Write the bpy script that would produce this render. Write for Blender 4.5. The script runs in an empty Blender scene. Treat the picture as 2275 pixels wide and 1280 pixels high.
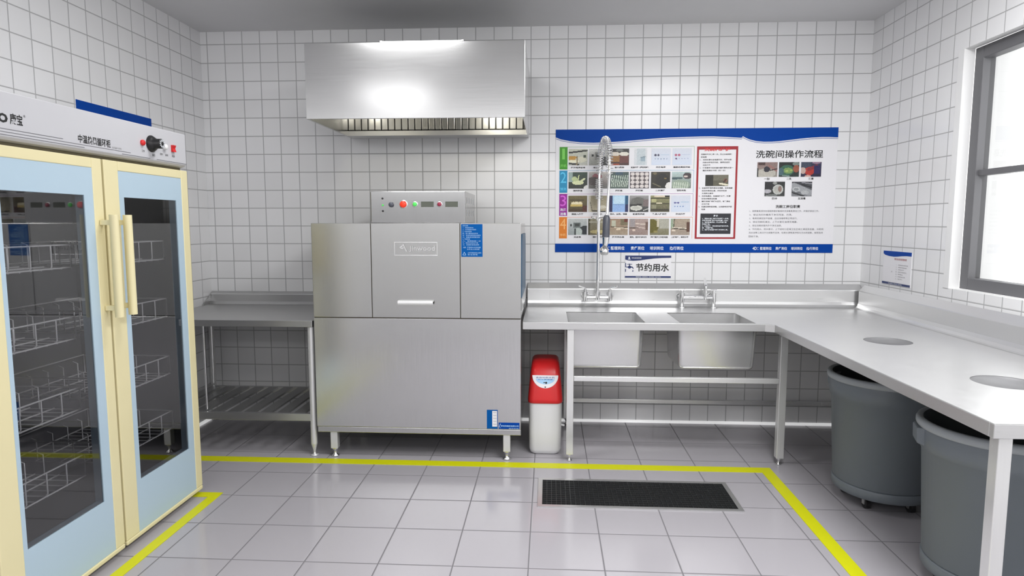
import bpy, math, random
from math import sin, cos, pi, sqrt
random.seed(7)
C = bpy.context.scene.collection
W, H, YF = 4.353, 2.61, -5.3          # room width, height, wall behind the camera

# ------------------------------------------------------------------ helpers
def lin(c):
    c = c / 255.0
    return c / 12.92 if c <= 0.04045 else ((c + 0.055) / 1.055) ** 2.4
def rgb(r, g, b): return (lin(r), lin(g), lin(b), 1.0)

def origin_of(o):
    x = y = z = 0.0
    while o is not None:
        x += o.location.x; y += o.location.y; z += o.location.z
        o = o.parent
    return x, y, z

class MB:
    """collects shapes in world coordinates, builds ONE mesh object"""
    def __init__(self): self.v = []; self.f = []; self.smooth = set(); self.chunks = []
    def add(self, vs, fs, smooth=False):
        n = len(self.v); self.v += [tuple(p) for p in vs]
        for f in fs:
            if smooth: self.smooth.add(len(self.f))
            self.f.append([i + n for i in f])
        return self
    def box(self, x0, x1, y0, y1, z0, z1):
        x0, x1 = min(x0, x1), max(x0, x1); y0, y1 = min(y0, y1), max(y0, y1); z0, z1 = min(z0, z1), max(z0, z1)
        v = [(x, y, z) for z in (z0, z1) for y in (y0, y1) for x in (x0, x1)]
        return self.add(v, [(0, 2, 3, 1), (4, 5, 7, 6), (0, 1, 5, 4), (2, 6, 7, 3), (0, 4, 6, 2), (1, 3, 7, 5)])
    def quad(self, *p): return self.add(p, [tuple(range(len(p)))])
    def tube(self, pts, r, n=8, closed=False, caps=True):
        pts = [tuple(p) for p in pts]; m = len(pts); rs = r if isinstance(r, (list, tuple)) else [r] * m
        vs = []; up = None
        for i, p in enumerate(pts):
            a = pts[i - 1] if (i > 0 or closed) else p
            b = pts[(i + 1) % m] if (i < m - 1 or closed) else p
            t = [b[k] - a[k] for k in range(3)]; L = sqrt(sum(q * q for q in t)) or 1; t = [q / L for q in t]
            if up is None:
                up = (0, 0, 1) if abs(t[2]) < 0.9 else (1, 0, 0)
            d = sum(up[k] * t[k] for k in range(3)); u = [up[k] - d * t[k] for k in range(3)]
            L = sqrt(sum(q * q for q in u)) or 1; u = [q / L for q in u]; up = u
            w = [t[1] * u[2] - t[2] * u[1], t[2] * u[0] - t[0] * u[2], t[0] * u[1] - t[1] * u[0]]
            for k in range(n):
                a2 = 2 * pi * k / n
                vs.append(tuple(p[q] + rs[i] * (cos(a2) * u[q] + sin(a2) * w[q]) for q in range(3)))
        fs = []
        for i in range(m if closed else m - 1):
            j = (i + 1) % m
            for k in range(n):
                l = (k + 1) % n
                fs.append((i * n + k, i * n + l, j * n + l, j * n + k))
        self.add(vs, fs, True)
        if caps and not closed:
            self.add([vs[k] for k in range(n)], [tuple(reversed(range(n)))])
            self.add([vs[(m - 1) * n + k] for k in range(n)], [tuple(range(n))])
        return self
    def cyl(self, p0, p1, r, n=20): return self.tube([p0, p1], r, n)
    def lathe(self, prof, cx, cy, cz=0, n=48, axis='z'):
        vs = []; fs = []; m = len(prof)
        for (r, h) in prof:
            for k in range(n):
                a = 2 * pi * k / n
                if axis == 'z': vs.append((cx + r * cos(a), cy + r * sin(a), cz + h))
                elif axis == 'x': vs.append((cx + h, cy + r * cos(a), cz + r * sin(a)))
                else: vs.append((cx + r * cos(a), cy + h, cz + r * sin(a)))
        for i in range(m - 1):
            for k in range(n):
                l = (k + 1) % n
                fs.append((i * n + k, i * n + l, (i + 1) * n + l, (i + 1) * n + k))
        return self.add(vs, fs, True)
    def prism(self, poly, axis, a0, a1):
        """poly of 2D points swept along axis; x:(y,z) y:(x,z) z:(x,y)"""
        n = len(poly)
        def p(q, a): return (a, q[0], q[1]) if axis == 'x' else ((q[0], a, q[1]) if axis == 'y' else (q[0], q[1], a))
        vs = [p(q, a0) for q in poly] + [p(q, a1) for q in poly]
        fs = [tuple(range(n)), tuple(reversed(range(n, 2 * n)))]
        fs += [(i, i + n, (i + 1) % n + n, (i + 1) % n) for i in range(n)]
        return self.add(vs, fs)
    def poly(self, pts, pl, off=0.0):
        return self.add([pl(u, v, off) for u, v in pts], [tuple(range(len(pts)))])
    def rect(self, u0, u1, v0, v1, pl, off=0.0):
        return self.poly([(u0, v0), (u1, v0), (u1, v1), (u0, v1)], pl, off)
    def frame(self, u0, u1, v0, v1, t, pl, off=0.0):
        self.rect(u0, u1, v0, v0 + t, pl, off); self.rect(u0, u1, v1 - t, v1, pl, off)
        self.rect(u0, u0 + t, v0 + t, v1 - t, pl, off); return self.rect(u1 - t, u1, v0 + t, v1 - t, pl, off)
    def disc(self, u, v, r, pl, off=0.0, n=20, a0=0, a1=2 * pi):
        return self.poly([(u + r * cos(a0 + (a1 - a0) * k / n), v + r * sin(a0 + (a1 - a0) * k / n)) for k in range(n + (a1 - a0 < 6))], pl, off)
    def text(self, s, u, v, h, pl, off=0.0, width=None, align='c', bold=0.0, lines=1):
        """lettering; (u,v) is the left / centre / right middle point; h total height"""
        vs, fs = glyphs(s, bold)
        if not vs: return self
        x0 = min(p[0] for p in vs); x1 = max(p[0] for p in vs); y0 = min(p[1] for p in vs); y1 = max(p[1] for p in vs)
        sy = h / max(y1 - y0, 1e-6); sx = (width / max(x1 - x0, 1e-6)) if width else sy
        w = (x1 - x0) * sx
        ux = u if align == 'l' else (u - w / 2 if align == 'c' else u - w)
        self.chunks.append([[pl(ux + (p[0] - x0) * sx, v - h / 2 + (p[1] - y0) * sy, off) for p in vs], fs])
        return self
    def letters(self, name, mat, parent):
        """each line of writing a part of its own"""
        for vs, fs in self.chunks: MB().add(vs, fs).build(name, mat, parent)
        self.chunks = []
        if self.v: self.build('printed_mark', mat, parent)
    def build(self, name, mat, parent=None, bevel=0, seg=2, smooth=False, subd=0):
        ox, oy, oz = origin_of(parent) if parent else (0, 0, 0)
        me = bpy.data.meshes.new(name)
        me.from_pydata([(x - ox, y - oy, z - oz) for x, y, z in self.v], [], self.f)
        me.materials.append(mat)
        for i, p in enumerate(me.polygons): p.use_smooth = smooth or (i in self.smooth)
        me.update()
        o = bpy.data.objects.new(name, me); C.objects.link(o)
        if parent: o.parent = parent
        if bevel:
            b = o.modifiers.new('bevel', 'BEVEL'); b.width = bevel; b.segments = seg; b.limit_method = 'ANGLE'; b.angle_limit = 0.6
        if subd:
            m = o.modifiers.new('sub', 'SUBSURF'); m.levels = subd; m.render_levels = subd
        return o

_gc = {}
def glyphs(s, bold):
    k = (s, bold)
    if k not in _gc:
        cu = bpy.data.curves.new('t', 'FONT'); cu.body = s; cu.size = 1.0; cu.resolution_u = 2; cu.offset = bold; cu.fill_mode = 'FRONT'
        cu.space_line = 1.25
        o = bpy.data.objects.new('t', cu); C.objects.link(o)
        dg = bpy.context.evaluated_depsgraph_get()
        me = bpy.data.meshes.new_from_object(o.evaluated_get(dg))
        _gc[k] = ([(p.co.x, p.co.y) for p in me.vertices], [tuple(p.vertices) for p in me.polygons])
        bpy.data.objects.remove(o); bpy.data.curves.remove(cu); bpy.data.meshes.remove(me)
    return _gc[k]

def tag(o, label, cat, group=None):
    o['label'] = label; o['category'] = cat
    if group: o['group'] = group
    return o
def thing(name, label, cat, loc=(0, 0, 0), group=None):
    o = bpy.data.objects.new(name, None); o.empty_display_size = 0.1; C.objects.link(o); o.location = loc
    return tag(o, label, cat, group)
def struct(o): o['kind'] = 'structure'; return o

# drawing planes: (u, v, off) -> world
def back(y0): return lambda u, v, o=0.0: (u, y0 - o, v)
def facex(x0): return lambda u, v, o=0.0: (x0 + o, u, v)          # faces +x, u = y
def rwall(x0): return lambda u, v, o=0.0: (x0 - o, -u, v)         # faces -x, u = -y
def flat(z0): return lambda u, v, o=0.0: (u, v, z0 + o)

# ------------------------------------------------------------------ materials
def mat_new(name):
    m = bpy.data.materials.new(name); m.use_nodes = True
    nt = m.node_tree; return m, nt, nt.nodes['Principled BSDF']
def sock(b, n, v):
    if n in b.inputs: b.inputs[n].default_value = v
def plain(name, col, rough=0.5, metal=0.0, emit=0.0, spec=None, noise=0.03, coat=0):
    m, nt, b = mat_new(name)
    sock(b, 'Roughness', rough); sock(b, 'Metallic', metal)
    if spec is not None: sock(b, 'Specular IOR Level', spec)
    if coat: sock(b, 'Coat Weight', coat)
    if noise:
        tc = nt.nodes.new('ShaderNodeTexCoord'); n = nt.nodes.new('ShaderNodeTexNoise'); n.inputs['Scale'].default_value = 9
        mp = nt.nodes.new('ShaderNodeMapRange'); mp.inputs[3].default_value = 1 - noise; mp.inputs[4].default_value = 1 + noise
        mx = nt.nodes.new('ShaderNodeMix'); mx.data_type = 'RGBA'; mx.blend_type = 'MULTIPLY'; mx.inputs[0].default_value = 1
        nt.links.new(tc.outputs['Object'], n.inputs['Vector']); nt.links.new(n.outputs[0], mp.inputs[0])
        mx.inputs[6].default_value = col; nt.links.new(mp.outputs[0], mx.inputs[7]); nt.links.new(mx.outputs[2], b.inputs['Base Color'])
    else: b.inputs['Base Color'].default_value = col
    if emit:
        sock(b, 'Emission Color', col); sock(b, 'Emission Strength', emit)
    return m
def steel(name, base, rough, streak=(1, 40, 40), amt=0.05, tint=(1, 1, 1), metal=1.0):
    m, nt, b = mat_new(name)
    sock(b, 'Metallic', metal)
    tc = nt.nodes.new('ShaderNodeTexCoord'); mp = nt.nodes.new('ShaderNodeMapping'); mp.inputs['Scale'].default_value = streak
    n = nt.nodes.new('ShaderNodeTexNoise'); n.inputs['Scale'].default_value = 6; n.inputs['Detail'].default_value = 3
    r = nt.nodes.new('ShaderNodeMapRange'); r.inputs[3].default_value = rough - amt; r.inputs[4].default_value = rough + amt
    c = nt.nodes.new('ShaderNodeMapRange'); c.inputs[3].default_value = base * 0.965; c.inputs[4].default_value = base * 1.035
    k = nt.nodes.new('ShaderNodeCombineColor')
    nt.links.new(tc.outputs['Object'], mp.inputs[0]); nt.links.new(mp.outputs[0], n.inputs['Vector'])
    nt.links.new(n.outputs[0], r.inputs[0]); nt.links.new(r.outputs[0], b.inputs['Roughness'])
    nt.links.new(n.outputs[0], c.inputs[0])
    for i in range(3):
        mu = nt.nodes.new('ShaderNodeMath'); mu.operation = 'MULTIPLY'; mu.inputs[1].default_value = tint[i]
        nt.links.new(c.outputs[0], mu.inputs[0]); nt.links.new(mu.outputs[0], k.inputs[i])
    nt.links.new(k.outputs[0], b.inputs['Base Color'])
    return m
def tiles(name, ax, offs, size, tile_c, grout_c, gw=0.0028, rough=0.24, bump=0.22, var=0.03, soft=0.0012, spec=0.5):
    """grid of square tiles on the two object axes ax, lines at offs + k*size"""
    m, nt, b = mat_new(name); N = nt.nodes.new; L = nt.links.new
    def math_(op, a, bb=None):
        n = N('ShaderNodeMath'); n.operation = op
        for i, q in enumerate((a, bb)):
            if q is None: continue
            if isinstance(q, (int, float)): n.inputs[i].default_value = q
            else: L(q, n.inputs[i])
        return n.outputs[0]
    tc = N('ShaderNodeTexCoord'); sp = N('ShaderNodeSeparateXYZ'); L(tc.outputs['Object'], sp.inputs[0])
    ds = []; fl = []
    for a, o, s in zip(ax, offs, size):
        u = math_('DIVIDE', math_('SUBTRACT', sp.outputs['XYZ'.index(a)], o), s)
        fr = math_('FRACT', u); fl.append(math_('FLOOR', u))
        ds.append(math_('MULTIPLY', math_('MINIMUM', fr, math_('SUBTRACT', 1.0, fr)), s))
    d = math_('MINIMUM', ds[0], ds[1])
    mr = N('ShaderNodeMapRange'); mr.interpolation_type = 'SMOOTHSTEP'
    L(d, mr.inputs[0]); mr.inputs[1].default_value = gw - soft; mr.inputs[2].default_value = gw + soft
    cv = N('ShaderNodeCombineXYZ'); L(fl[0], cv.inputs[0]); L(fl[1], cv.inputs[1])
    wn = N('ShaderNodeTexWhiteNoise'); L(cv.outputs[0], wn.inputs[0])
    vr = N('ShaderNodeMapRange'); vr.inputs[3].default_value = 1 - var; vr.inputs[4].default_value = 1 + var; L(wn.outputs['Value'], vr.inputs[0])
    mu = N('ShaderNodeMix'); mu.data_type = 'RGBA'; mu.blend_type = 'MULTIPLY'; mu.inputs[0].default_value = 1; mu.inputs[6].default_value = tile_c; L(vr.outputs[0], mu.inputs[7])
    mx = N('ShaderNodeMix'); mx.data_type = 'RGBA'; L(mr.outputs[0], mx.inputs[0]); mx.inputs[6].default_value = grout_c; L(mu.outputs[2], mx.inputs[7])
    L(mx.outputs[2], b.inputs['Base Color'])
    rr = N('ShaderNodeMapRange'); rr.inputs[3].default_value = 0.8; rr.inputs[4].default_value = rough; L(mr.outputs[0], rr.inputs[0]); L(rr.outputs[0], b.inputs['Roughness'])
    sock(b, 'Specular IOR Level', spec)
    hb = N('ShaderNodeMapRange'); hb.interpolation_type = 'SMOOTHSTEP'; L(d, hb.inputs[0]); hb.inputs[1].default_value = gw * 0.4; hb.inputs[2].default_value = gw * 2.4
    bp = N('ShaderNodeBump'); bp.inputs['Strength'].default_value = bump; bp.inputs['Distance'].default_value = 0.002
    L(hb.outputs[0], bp.inputs['Height']); L(bp.outputs[0], b.inputs['Normal'])
    return m
def glass(name, tint, refl, rough=0.02):
    m = bpy.data.materials.new(name); m.use_nodes = True; nt = m.node_tree; nt.nodes.clear()
    o = nt.nodes.new('ShaderNodeOutputMaterial'); t = nt.nodes.new('ShaderNodeBsdfTransparent'); t.inputs[0].default_value = tint
    g = nt.nodes.new('ShaderNodeBsdfGlossy'); g.inputs['Roughness'].default_value = rough
    f = nt.nodes.new('ShaderNodeFresnel'); f.inputs[0].default_value = 1.5
    a = nt.nodes.new('ShaderNodeMath'); a.operation = 'ADD'; a.inputs[1].default_value = refl; a.use_clamp = True
    mx = nt.nodes.new('ShaderNodeMixShader')
    nt.links.new(f.outputs[0], a.inputs[0]); nt.links.new(a.outputs[0], mx.inputs[0]); nt.links.new(t.outputs[0], mx.inputs[1]); nt.links.new(g.outputs[0], mx.inputs[2]); nt.links.new(mx.outputs[0], o.inputs[0])
    return m

TC, GC = rgb(236, 236, 237), rgb(176, 176, 177)
T = 0.12
M = {}
M['tile_back'] = tiles('tile_back', 'XZ', (0.6451, 0.008), (0.11982, T), TC, GC)
M['tile_side'] = tiles('tile_side', 'YZ', (0.0025, 0.008), (T * 0.9975, T), TC, GC)
M['floor'] = tiles('floor_tile', 'XY', (0.159, -0.9967), (0.29884, 0.29884), rgb(174, 171, 176), rgb(118, 116, 120), gw=0.0028, rough=0.16, bump=0.3, var=0.02, soft=0.001)
M['ceil'] = plain('ceiling_paint', rgb(214, 214, 215), 0.7, noise=0.02)
M['white'] = plain('white_paint', rgb(236, 236, 236), 0.5)
M['trim_glow'] = plain('glowing_white_trim', rgb(250, 250, 250), 0.25, emit=0.35, noise=0)  # emission paints the bright line along the baseboards; they are no lamps
M['steel'] = steel('brushed_steel', 0.68, 0.30, metal=0.8)
M['steel_v'] = steel('brushed_steel_panel', 0.62, 0.20, (40, 40, 1), 0.03, tint=(1, 1, 0.985))
M['steel_low'] = steel('brushed_steel_lower_panel', 0.68, 0.20, (40, 40, 1), 0.03)
M['steel_box'] = steel('control_box_steel', 0.44, 0.18, (40, 40, 1), 0.02)
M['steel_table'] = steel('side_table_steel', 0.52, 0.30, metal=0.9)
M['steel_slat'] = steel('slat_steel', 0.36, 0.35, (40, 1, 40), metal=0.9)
M['steel_hood'] = steel('brushed_steel_hood', 0.61, 0.19, (1, 40, 40), 0.025)
M['steel_top'] = steel('steel_worktop', 0.71, 0.32, (3, 3, 3), metal=0.75)
M['cover'] = plain('chute_cover_steel', rgb(122, 122, 124), 0.55, metal=0.2)
M['steel_leg'] = steel('steel_leg', 0.78, 0.25, (20, 20, 1), metal=0.55)
M['steel_dk'] = steel('steel_dark', 0.42, 0.3)
M['steel_bowl'] = steel('steel_bowl', 0.70, 0.24, (.4, .4, .4), 0.01, metal=0.75)
M['chrome'] = steel('chrome', 0.82, 0.08, (1, 1, 1), 0.01)
M['wire'] = plain('chromed_wire', rgb(245, 245, 245), 0.25, metal=0.15, noise=0)
M['liner'] = plain('dark_liner', rgb(122, 122, 126), 0.3, metal=0.2, noise=0.05)
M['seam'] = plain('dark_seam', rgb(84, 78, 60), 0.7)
M['blueglass'] = plain('pale_blue_door', rgb(180, 202, 217), 0.3, coat=0.2, noise=0.01)
M['cream'] = plain('cream_plastic', rgb(230, 220, 176), 0.38, noise=0.02)
M['cabwhite'] = plain('cabinet_white', rgb(196, 196, 200), 0.35, noise=0.01)
M['pane'] = glass('smoked_glass', (0.80, 0.80, 0.82, 1), 0.10)
M['winglass'] = glass('window_glass', (0.97, 0.98, 0.98, 1), 0.0)
M['winframe'] = plain('grey_window_frame', rgb(100, 100, 103), 0.5)
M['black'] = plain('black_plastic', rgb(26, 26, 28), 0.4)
M['blacktext'] = plain('black_print', rgb(18, 18, 20), 0.6, noise=0)
M['greytext'] = plain('grey_print', rgb(105, 105, 110), 0.6, noise=0)
M['linegrey'] = plain('grey_line', rgb(150, 150, 152), 0.6, noise=0)
M['red'] = plain('red_plastic', rgb(212, 36, 38), 0.35, noise=0.02)
M['reddk'] = plain('dark_red_print', rgb(160, 14, 30), 0.5, noise=0)
M['redbtn'] = plain('red_button', rgb(228, 56, 30), 0.3, emit=0.25, noise=0)
M['green'] = plain('green_button', rgb(80, 205, 90), 0.3, emit=0.2, noise=0)
M['maroon'] = plain('maroon_button', rgb(150, 45, 70), 0.3, noise=0)
M['navybtn'] = plain('slate_button', rgb(75, 78, 88), 0.3, noise=0)
M['lcd'] = plain('dark_display', rgb(84, 88, 78), 0.3, noise=0)
M['blue'] = plain('blue_print', rgb(0, 66, 158), 0.5, noise=0, spec=0.12)
M['navy'] = plain('navy_print', rgb(16, 42, 100), 0.4, noise=0)
M['stickblue'] = plain('sticker_blue', rgb(0, 84, 156), 0.5, noise=0, spec=0.12)
M['ltblue'] = plain('light_blue_print', rgb(170, 212, 245), 0.5, noise=0)
M['paper'] = plain('poster_white', rgb(238, 237, 240), 0.45, noise=0.005)
M['wtext'] = plain('white_print', rgb(240, 244, 250), 0.5, noise=0)
M['tgreen'] = plain('tab_green', rgb(60, 150, 20), 0.5, noise=0); M['tgreen2'] = plain('tab_green_light', rgb(125, 210, 90), 0.5, noise=0)
M['tcyan'] = plain('tab_cyan', rgb(20, 140, 185), 0.5, noise=0); M['tcyan2'] = plain('tab_cyan_light', rgb(90, 200, 240), 0.5, noise=0)
M['tpur'] = plain('tab_purple', rgb(150, 10, 150), 0.5, noise=0); M['tpur2'] = plain('tab_purple_light', rgb(220, 100, 220), 0.5, noise=0)
M['tor'] = plain('tab_orange', rgb(228, 128, 20), 0.5, noise=0); M['tor2'] = plain('tab_orange_light', rgb(250, 185, 110), 0.5, noise=0)
M['darkbox'] = plain('dark_notice_print', rgb(30, 32, 40), 0.5, noise=0)
M['yellow'] = plain('yellow_tape', rgb(212, 214, 8), 0.45, noise=0.03)
M['bin'] = plain('grey_bin_plastic', rgb(112, 119, 126), 0.42, noise=0.02)
M['binrim'] = plain('bin_rim', rgb(160, 165, 170), 0.4, noise=0.02)
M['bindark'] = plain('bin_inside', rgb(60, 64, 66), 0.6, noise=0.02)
M['tank'] = plain('tank_white', rgb(225, 225, 226), 0.35, noise=0.01)
M['pit_shade'] = plain('pit_shade_sheet', rgb(12, 12, 13), 0.9, noise=0)
M['grate'] = plain('drain_bars', rgb(58, 60, 62), 0.35, metal=0.5, noise=0)
M['curtain'] = plain('blue_curtain', rgb(58, 92, 120), 0.4, noise=0.05)
M['tube'] = plain('lit_tube', (1, 1, 1, 1), 0.4, emit=2.5, noise=0)
M['bulb'] = plain('warm_bulb', (1.0, 0.93, 0.7, 1), 0.4, emit=6, noise=0)
M['fixture'] = plain('ceiling_panel_light', (1, 1, 1, 1), 0.4, emit=3, noise=0)
pm, pnt, pb = mat_new('printed_photo')
_a = pnt.nodes.new('ShaderNodeVertexColor'); _a.layer_name = 'Col'; pnt.links.new(_a.outputs[0], pb.inputs['Base Color']); sock(pb, 'Roughness', 0.4)
M['photo'] = pm

# ------------------------------------------------------------------ the room
o = MB().quad((0, YF, 0), (W, YF, 0), (W, 0, 0), (0, 0, 0)).build('floor', M['floor']); struct(o)
o = MB().quad((0, 0, H), (W, 0, H), (W, YF, H), (0, YF, H)).build('ceiling', M['ceil']); struct(o)
o = MB().quad((0, 0, 0), (W, 0, 0), (W, 0, H), (0, 0, H)).build('wall_back', M['tile_back']); struct(o)
o = MB().quad((0, YF, 0), (0, 0, 0), (0, 0, H), (0, YF, H)).build('wall_left', M['tile_side']); struct(o)
o = MB().quad((W, YF, 0), (0, YF, 0), (0, YF, H), (W, YF, H)).build('wall_front', M['white']); struct(o)
wy0, wy1, wz0, wz1 = -0.925, -2.75, 1.018, 2.197          # window opening
b = MB()
b.quad((W, 0, 0), (W, YF, 0), (W, YF, wz0), (W, 0, wz0)); b.quad((W, 0, wz1), (W, YF, wz1), (W, YF, H), (W, 0, H))
b.quad((W, 0, wz0), (W, wy0, wz0), (W, wy0, wz1), (W, 0, wz1)); b.quad((W, wy1, wz0), (W, YF, wz0), (W, YF, wz1), (W, wy1, wz1))
struct(b.build('wall_right', M['tile_side']))
win = bpy.data.objects.new('window_1', None); C.objects.link(win); win.location = (W, (wy0 + wy1) / 2, wz0); struct(win)
d1, d2 = 0.05, 0.26
b = MB()
for x0, x1 in ((W, W + d1), (W + d1 + 0.06, W + d2)):
    b.quad((x0, wy0, wz0), (x1, wy0, wz0), (x1, wy0, wz1), (x0, wy0, wz1)); b.quad((x0, wy1, wz0), (x1, wy1, wz0), (x1, wy1, wz1), (x0, wy1, wz1))
    b.quad((x0, wy0, wz0), (x1, wy0, wz0), (x1, wy1, wz0), (x0, wy1, wz0)); b.quad((x0, wy0, wz1), (x1, wy0, wz1), (x1, wy1, wz1), (x0, wy1, wz1))
b.build('window_reveal', M['white'], win)
MB().box(W - 0.003, W, wy0, wy0 + 0.045, wz0, wz1).build('window_casing', M['white'], win)
fx0, fx1, fw = W + d1, W + d1 + 0.06, 0.062
b = MB()
b.box(fx0, fx1, wy0, wy0 - fw, wz0, wz1); b.box(fx0, fx1, wy1 + fw, wy1, wz0, wz1)
b.box(fx0, fx1, wy0 - fw, wy1 + fw, wz0, wz0 + 0.058); b.box(fx0, fx1, wy0 - fw, wy1 + fw, wz1 - 0.058, wz1)
b.build('window_frame', M['winframe'], win, bevel=0.003)
MB().box(fx0 + 0.012, fx1 - 0.006, wy0 - fw, wy1 + fw, 1.578, 1.606).build('transom_bar', M['winframe'], win, bevel=0.002)
for z0, z1 in ((wz0 + 0.058, 1.578), (1.606, wz1 - 0.058)):
    MB().quad((fx0 + 0.035, wy0 - fw, z0), (fx0 + 0.035, wy1 + fw, z0), (fx0 + 0.035, wy1 + fw, z1), (fx0 + 0.035, wy0 - fw, z1)).build('window_pane', M['winglass'], win)
def qr(r, n=5): return [(0, 0)] + [(-r * cos(a), r * sin(a)) for a in [pi / 2 * k / n for k in range(n + 1)]]
struct(MB().prism([(y, z + .002) for y, z in qr(0.015)], 'x', 0.0, W).build('baseboard_back', M['trim_glow']))
struct(MB().prism([(-y, z + .002) for y, z in qr(0.015)], 'y', -1.2, -0.016).build('baseboard_left', M['trim_glow']))

# ------------------------------------------------------------------ floor markings and drain
t = thing('floor_tape', 'long yellow floor tape running past the dishwasher feet and around the floor drain', 'floor tape', (2, -.82, 0))
MB().prism([(0.03, -0.855), (3.487, -0.855), (3.487, -3.6), (3.549, -3.6), (3.549, -0.787), (0.03, -0.787)], 'z', 0.0003, 0.003).build('tape_strip', M['yellow'], t)
t = thing('floor_tape', 'yellow floor tape outlining the glass-door cabinet', 'floor tape', (.67, -1.3, 0))
MB().prism([(0.02, -1.328), (0.651, -1.328), (0.651, -3.6), (0.70, -3.6), (0.70, -1.276), (0.02, -1.276)], 'z', 0.0003, 0.003).build('tape_strip', M['yellow'], t)

t = thing('floor_drain', 'long rectangular floor drain with black grid inside a steel frame', 'drain', (2.76, -1.18, 0))
x0, x1, y0, y1, fr = 2.277, 3.248, -1.346, -1.006, 0.022
b = MB(); b.box(x0, x1, y0, y0 + fr, .0005, .005).box(x0, x1, y1 - fr, y1, .0005, .005).box(x0, x0 + fr, y0 + fr, y1 - fr, .0005, .005).box(x1 - fr, x1, y0 + fr, y1 - fr, .0005, .005)
b.build('drain_frame', M['steel'], t)
MB().rect(x0 + fr, x1 - fr, y0 + fr, y1 - fr, flat(0.0008)).build('pit_shade_sheet', M['pit_shade'], t)  # flat black sheet painting the dark depth below the grid
b = MB()
nx, ny = 40, 13
for i in range(nx + 1):
    x = x0 + fr + (x1 - x0 - 2 * fr) * i / nx; b.box(x - .0012, x + .0012, y0 + fr, y1 - fr, .001, .0045)
for j in range(ny + 1):
    y = y0 + fr + (y1 - y0 - 2 * fr) * j / ny; b.box(x0 + fr, x1 - fr, y - .0014, y + .0014, .001, .004)
b.build('drain_grid', M['grate'], t)

# ------------------------------------------------------------------ disinfection cabinet
cy0, cy1, cm = -2.45, -1.28, -1.865
cab = thing('disinfection_cabinet', 'tall white cabinet with two pale blue glass doors, cream edges and long handles', 'cabinet', (0.3, cm, 0))
b = MB()
b.box(.02, .03, cy0, cy1, .055, 1.60).box(.03, .56, cy0, cy0 + .02, .055, 1.60).box(.03, .56, cy1 - .02, cy1, .055, 1.60)
b.box(.03, .56, cy0 + .02, cy1 - .02, .055, .075).box(.03, .56, cy0 + .02, cy1 - .02, 1.57, 1.60)
b.build('body', M['cabwhite'], cab)
b = MB()
b.box(.031, .035, cy0 + .026, cy1 - .026, .08, 1.565).box(.031, .555, cy0 + .021, cy0 + .026, .08, 1.565).box(.031, .555, cy1 - .026, cy1 - .021, .08, 1.565)
b.box(.031, .555, cy0 + .026, cy1 - .026, .0755, .08).box(.031, .555, cy0 + .026, cy1 - .026, 1.565, 1.5695)
b.build('inner_liner', M['liner'], cab)
hd = MB().prism([(.60, 1.765), (.60, 1.622), (.590, 1.613), (.570, 1.608), (.02, 1.608), (.02, 1.765)], 'y', cy0, cy1).build('header_panel', M['cabwhite'], cab, bevel=.004)
HP = facex(.60)
MB().box(.563, .580, cm - .0058, cm + .0058, .03, 1.594).box(.563, .572, cy0 + .01, cy1 - .01, 1.5945, 1.6075).build('seam_and_gap_shade', M['seam'], cab)  # brown door seam, plus a dark strip imitating the shade under the header
b = MB(); b.text('CANBO', -2.291, 1.679, .030, HP, .0006, align='r', width=.16, bold=.05); b.text('康宝', -2.233, 1.681, .036, HP, .0006, align='r', width=.05, bold=.02); b.text('®', -2.224, 1.697, .008, HP, .0006)
b.text('中温热风循环柜', -1.986, 1.657, .031, HP, .0006, align='l', width=.175, bold=.02)
for y, s in ((-1.607, '工作'), (-1.535, '温控'), (-1.478, '定时'), (-1.438, '启动'), (-1.386, '电源')): b.text(s, y, 1.643 if s == '温控' else 1.653, .010, HP, .0006, width=.02)
b.letters('lettering', M['blacktext'], hd)
MB().text('热风循环系列', -1.803, 1.645, .008, HP, .0006, align='l', width=.055).letters('small_lettering', M['linegrey'], hd)
b = MB()
for a, c, z in ((cy0 + .003, -2.06, 1.6455), (cy0 + .003, -1.69, 1.636), (cy0 + .003, -1.955, 1.627), (-1.745, -1.56, 1.6265), (-1.515, cy1 - .003, 1.6265)): b.rect(a, c, z - .0011, z + .0011, HP, .0005)
b.build('printed_lines', M['greytext'], hd)
kb = MB().lathe([(0, .050), (.018, .050), (.021, .047), (.021, .024), (.028, .016), (.036, .004), (.036, 0.0005)], .60, -1.548, 1.690, 32, 'x').build('control_knob', M['black'], hd)
b = MB(); K = facex(.6505)
for k in range(12):
    a = 2 * pi * k / 12; ca, sa = cos(a), sin(a)
    b.poly([(-1.548 + r * ca - w * sa, 1.690 + r * sa + w * ca) for r, w in ((.009, -.0012), (.018, -.0024), (.018, .0024), (.009, .0012))], K, .0004)
b.build('dial_marks', M['wtext'], hd)
MB().lathe([(0, .012), (.008, .012), (.012, .008), (.012, .0005)], .60, -1.612, 1.687, 20, 'x').build('indicator_lamp', M['red'], hd)
MB().lathe([(0, .016), (.009, .016), (.012, .012), (.012, .0005)], .60, -1.457, 1.687, 20, 'x').build('push_button', M['white'], hd)
MB().prism([(.6005, 1.672), (.612, 1.672), (.606, 1.688), (.612, 1.702), (.6005, 1.702)], 'y', -1.402, -1.378).build('rocker_switch', M['red'], hd)
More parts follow.
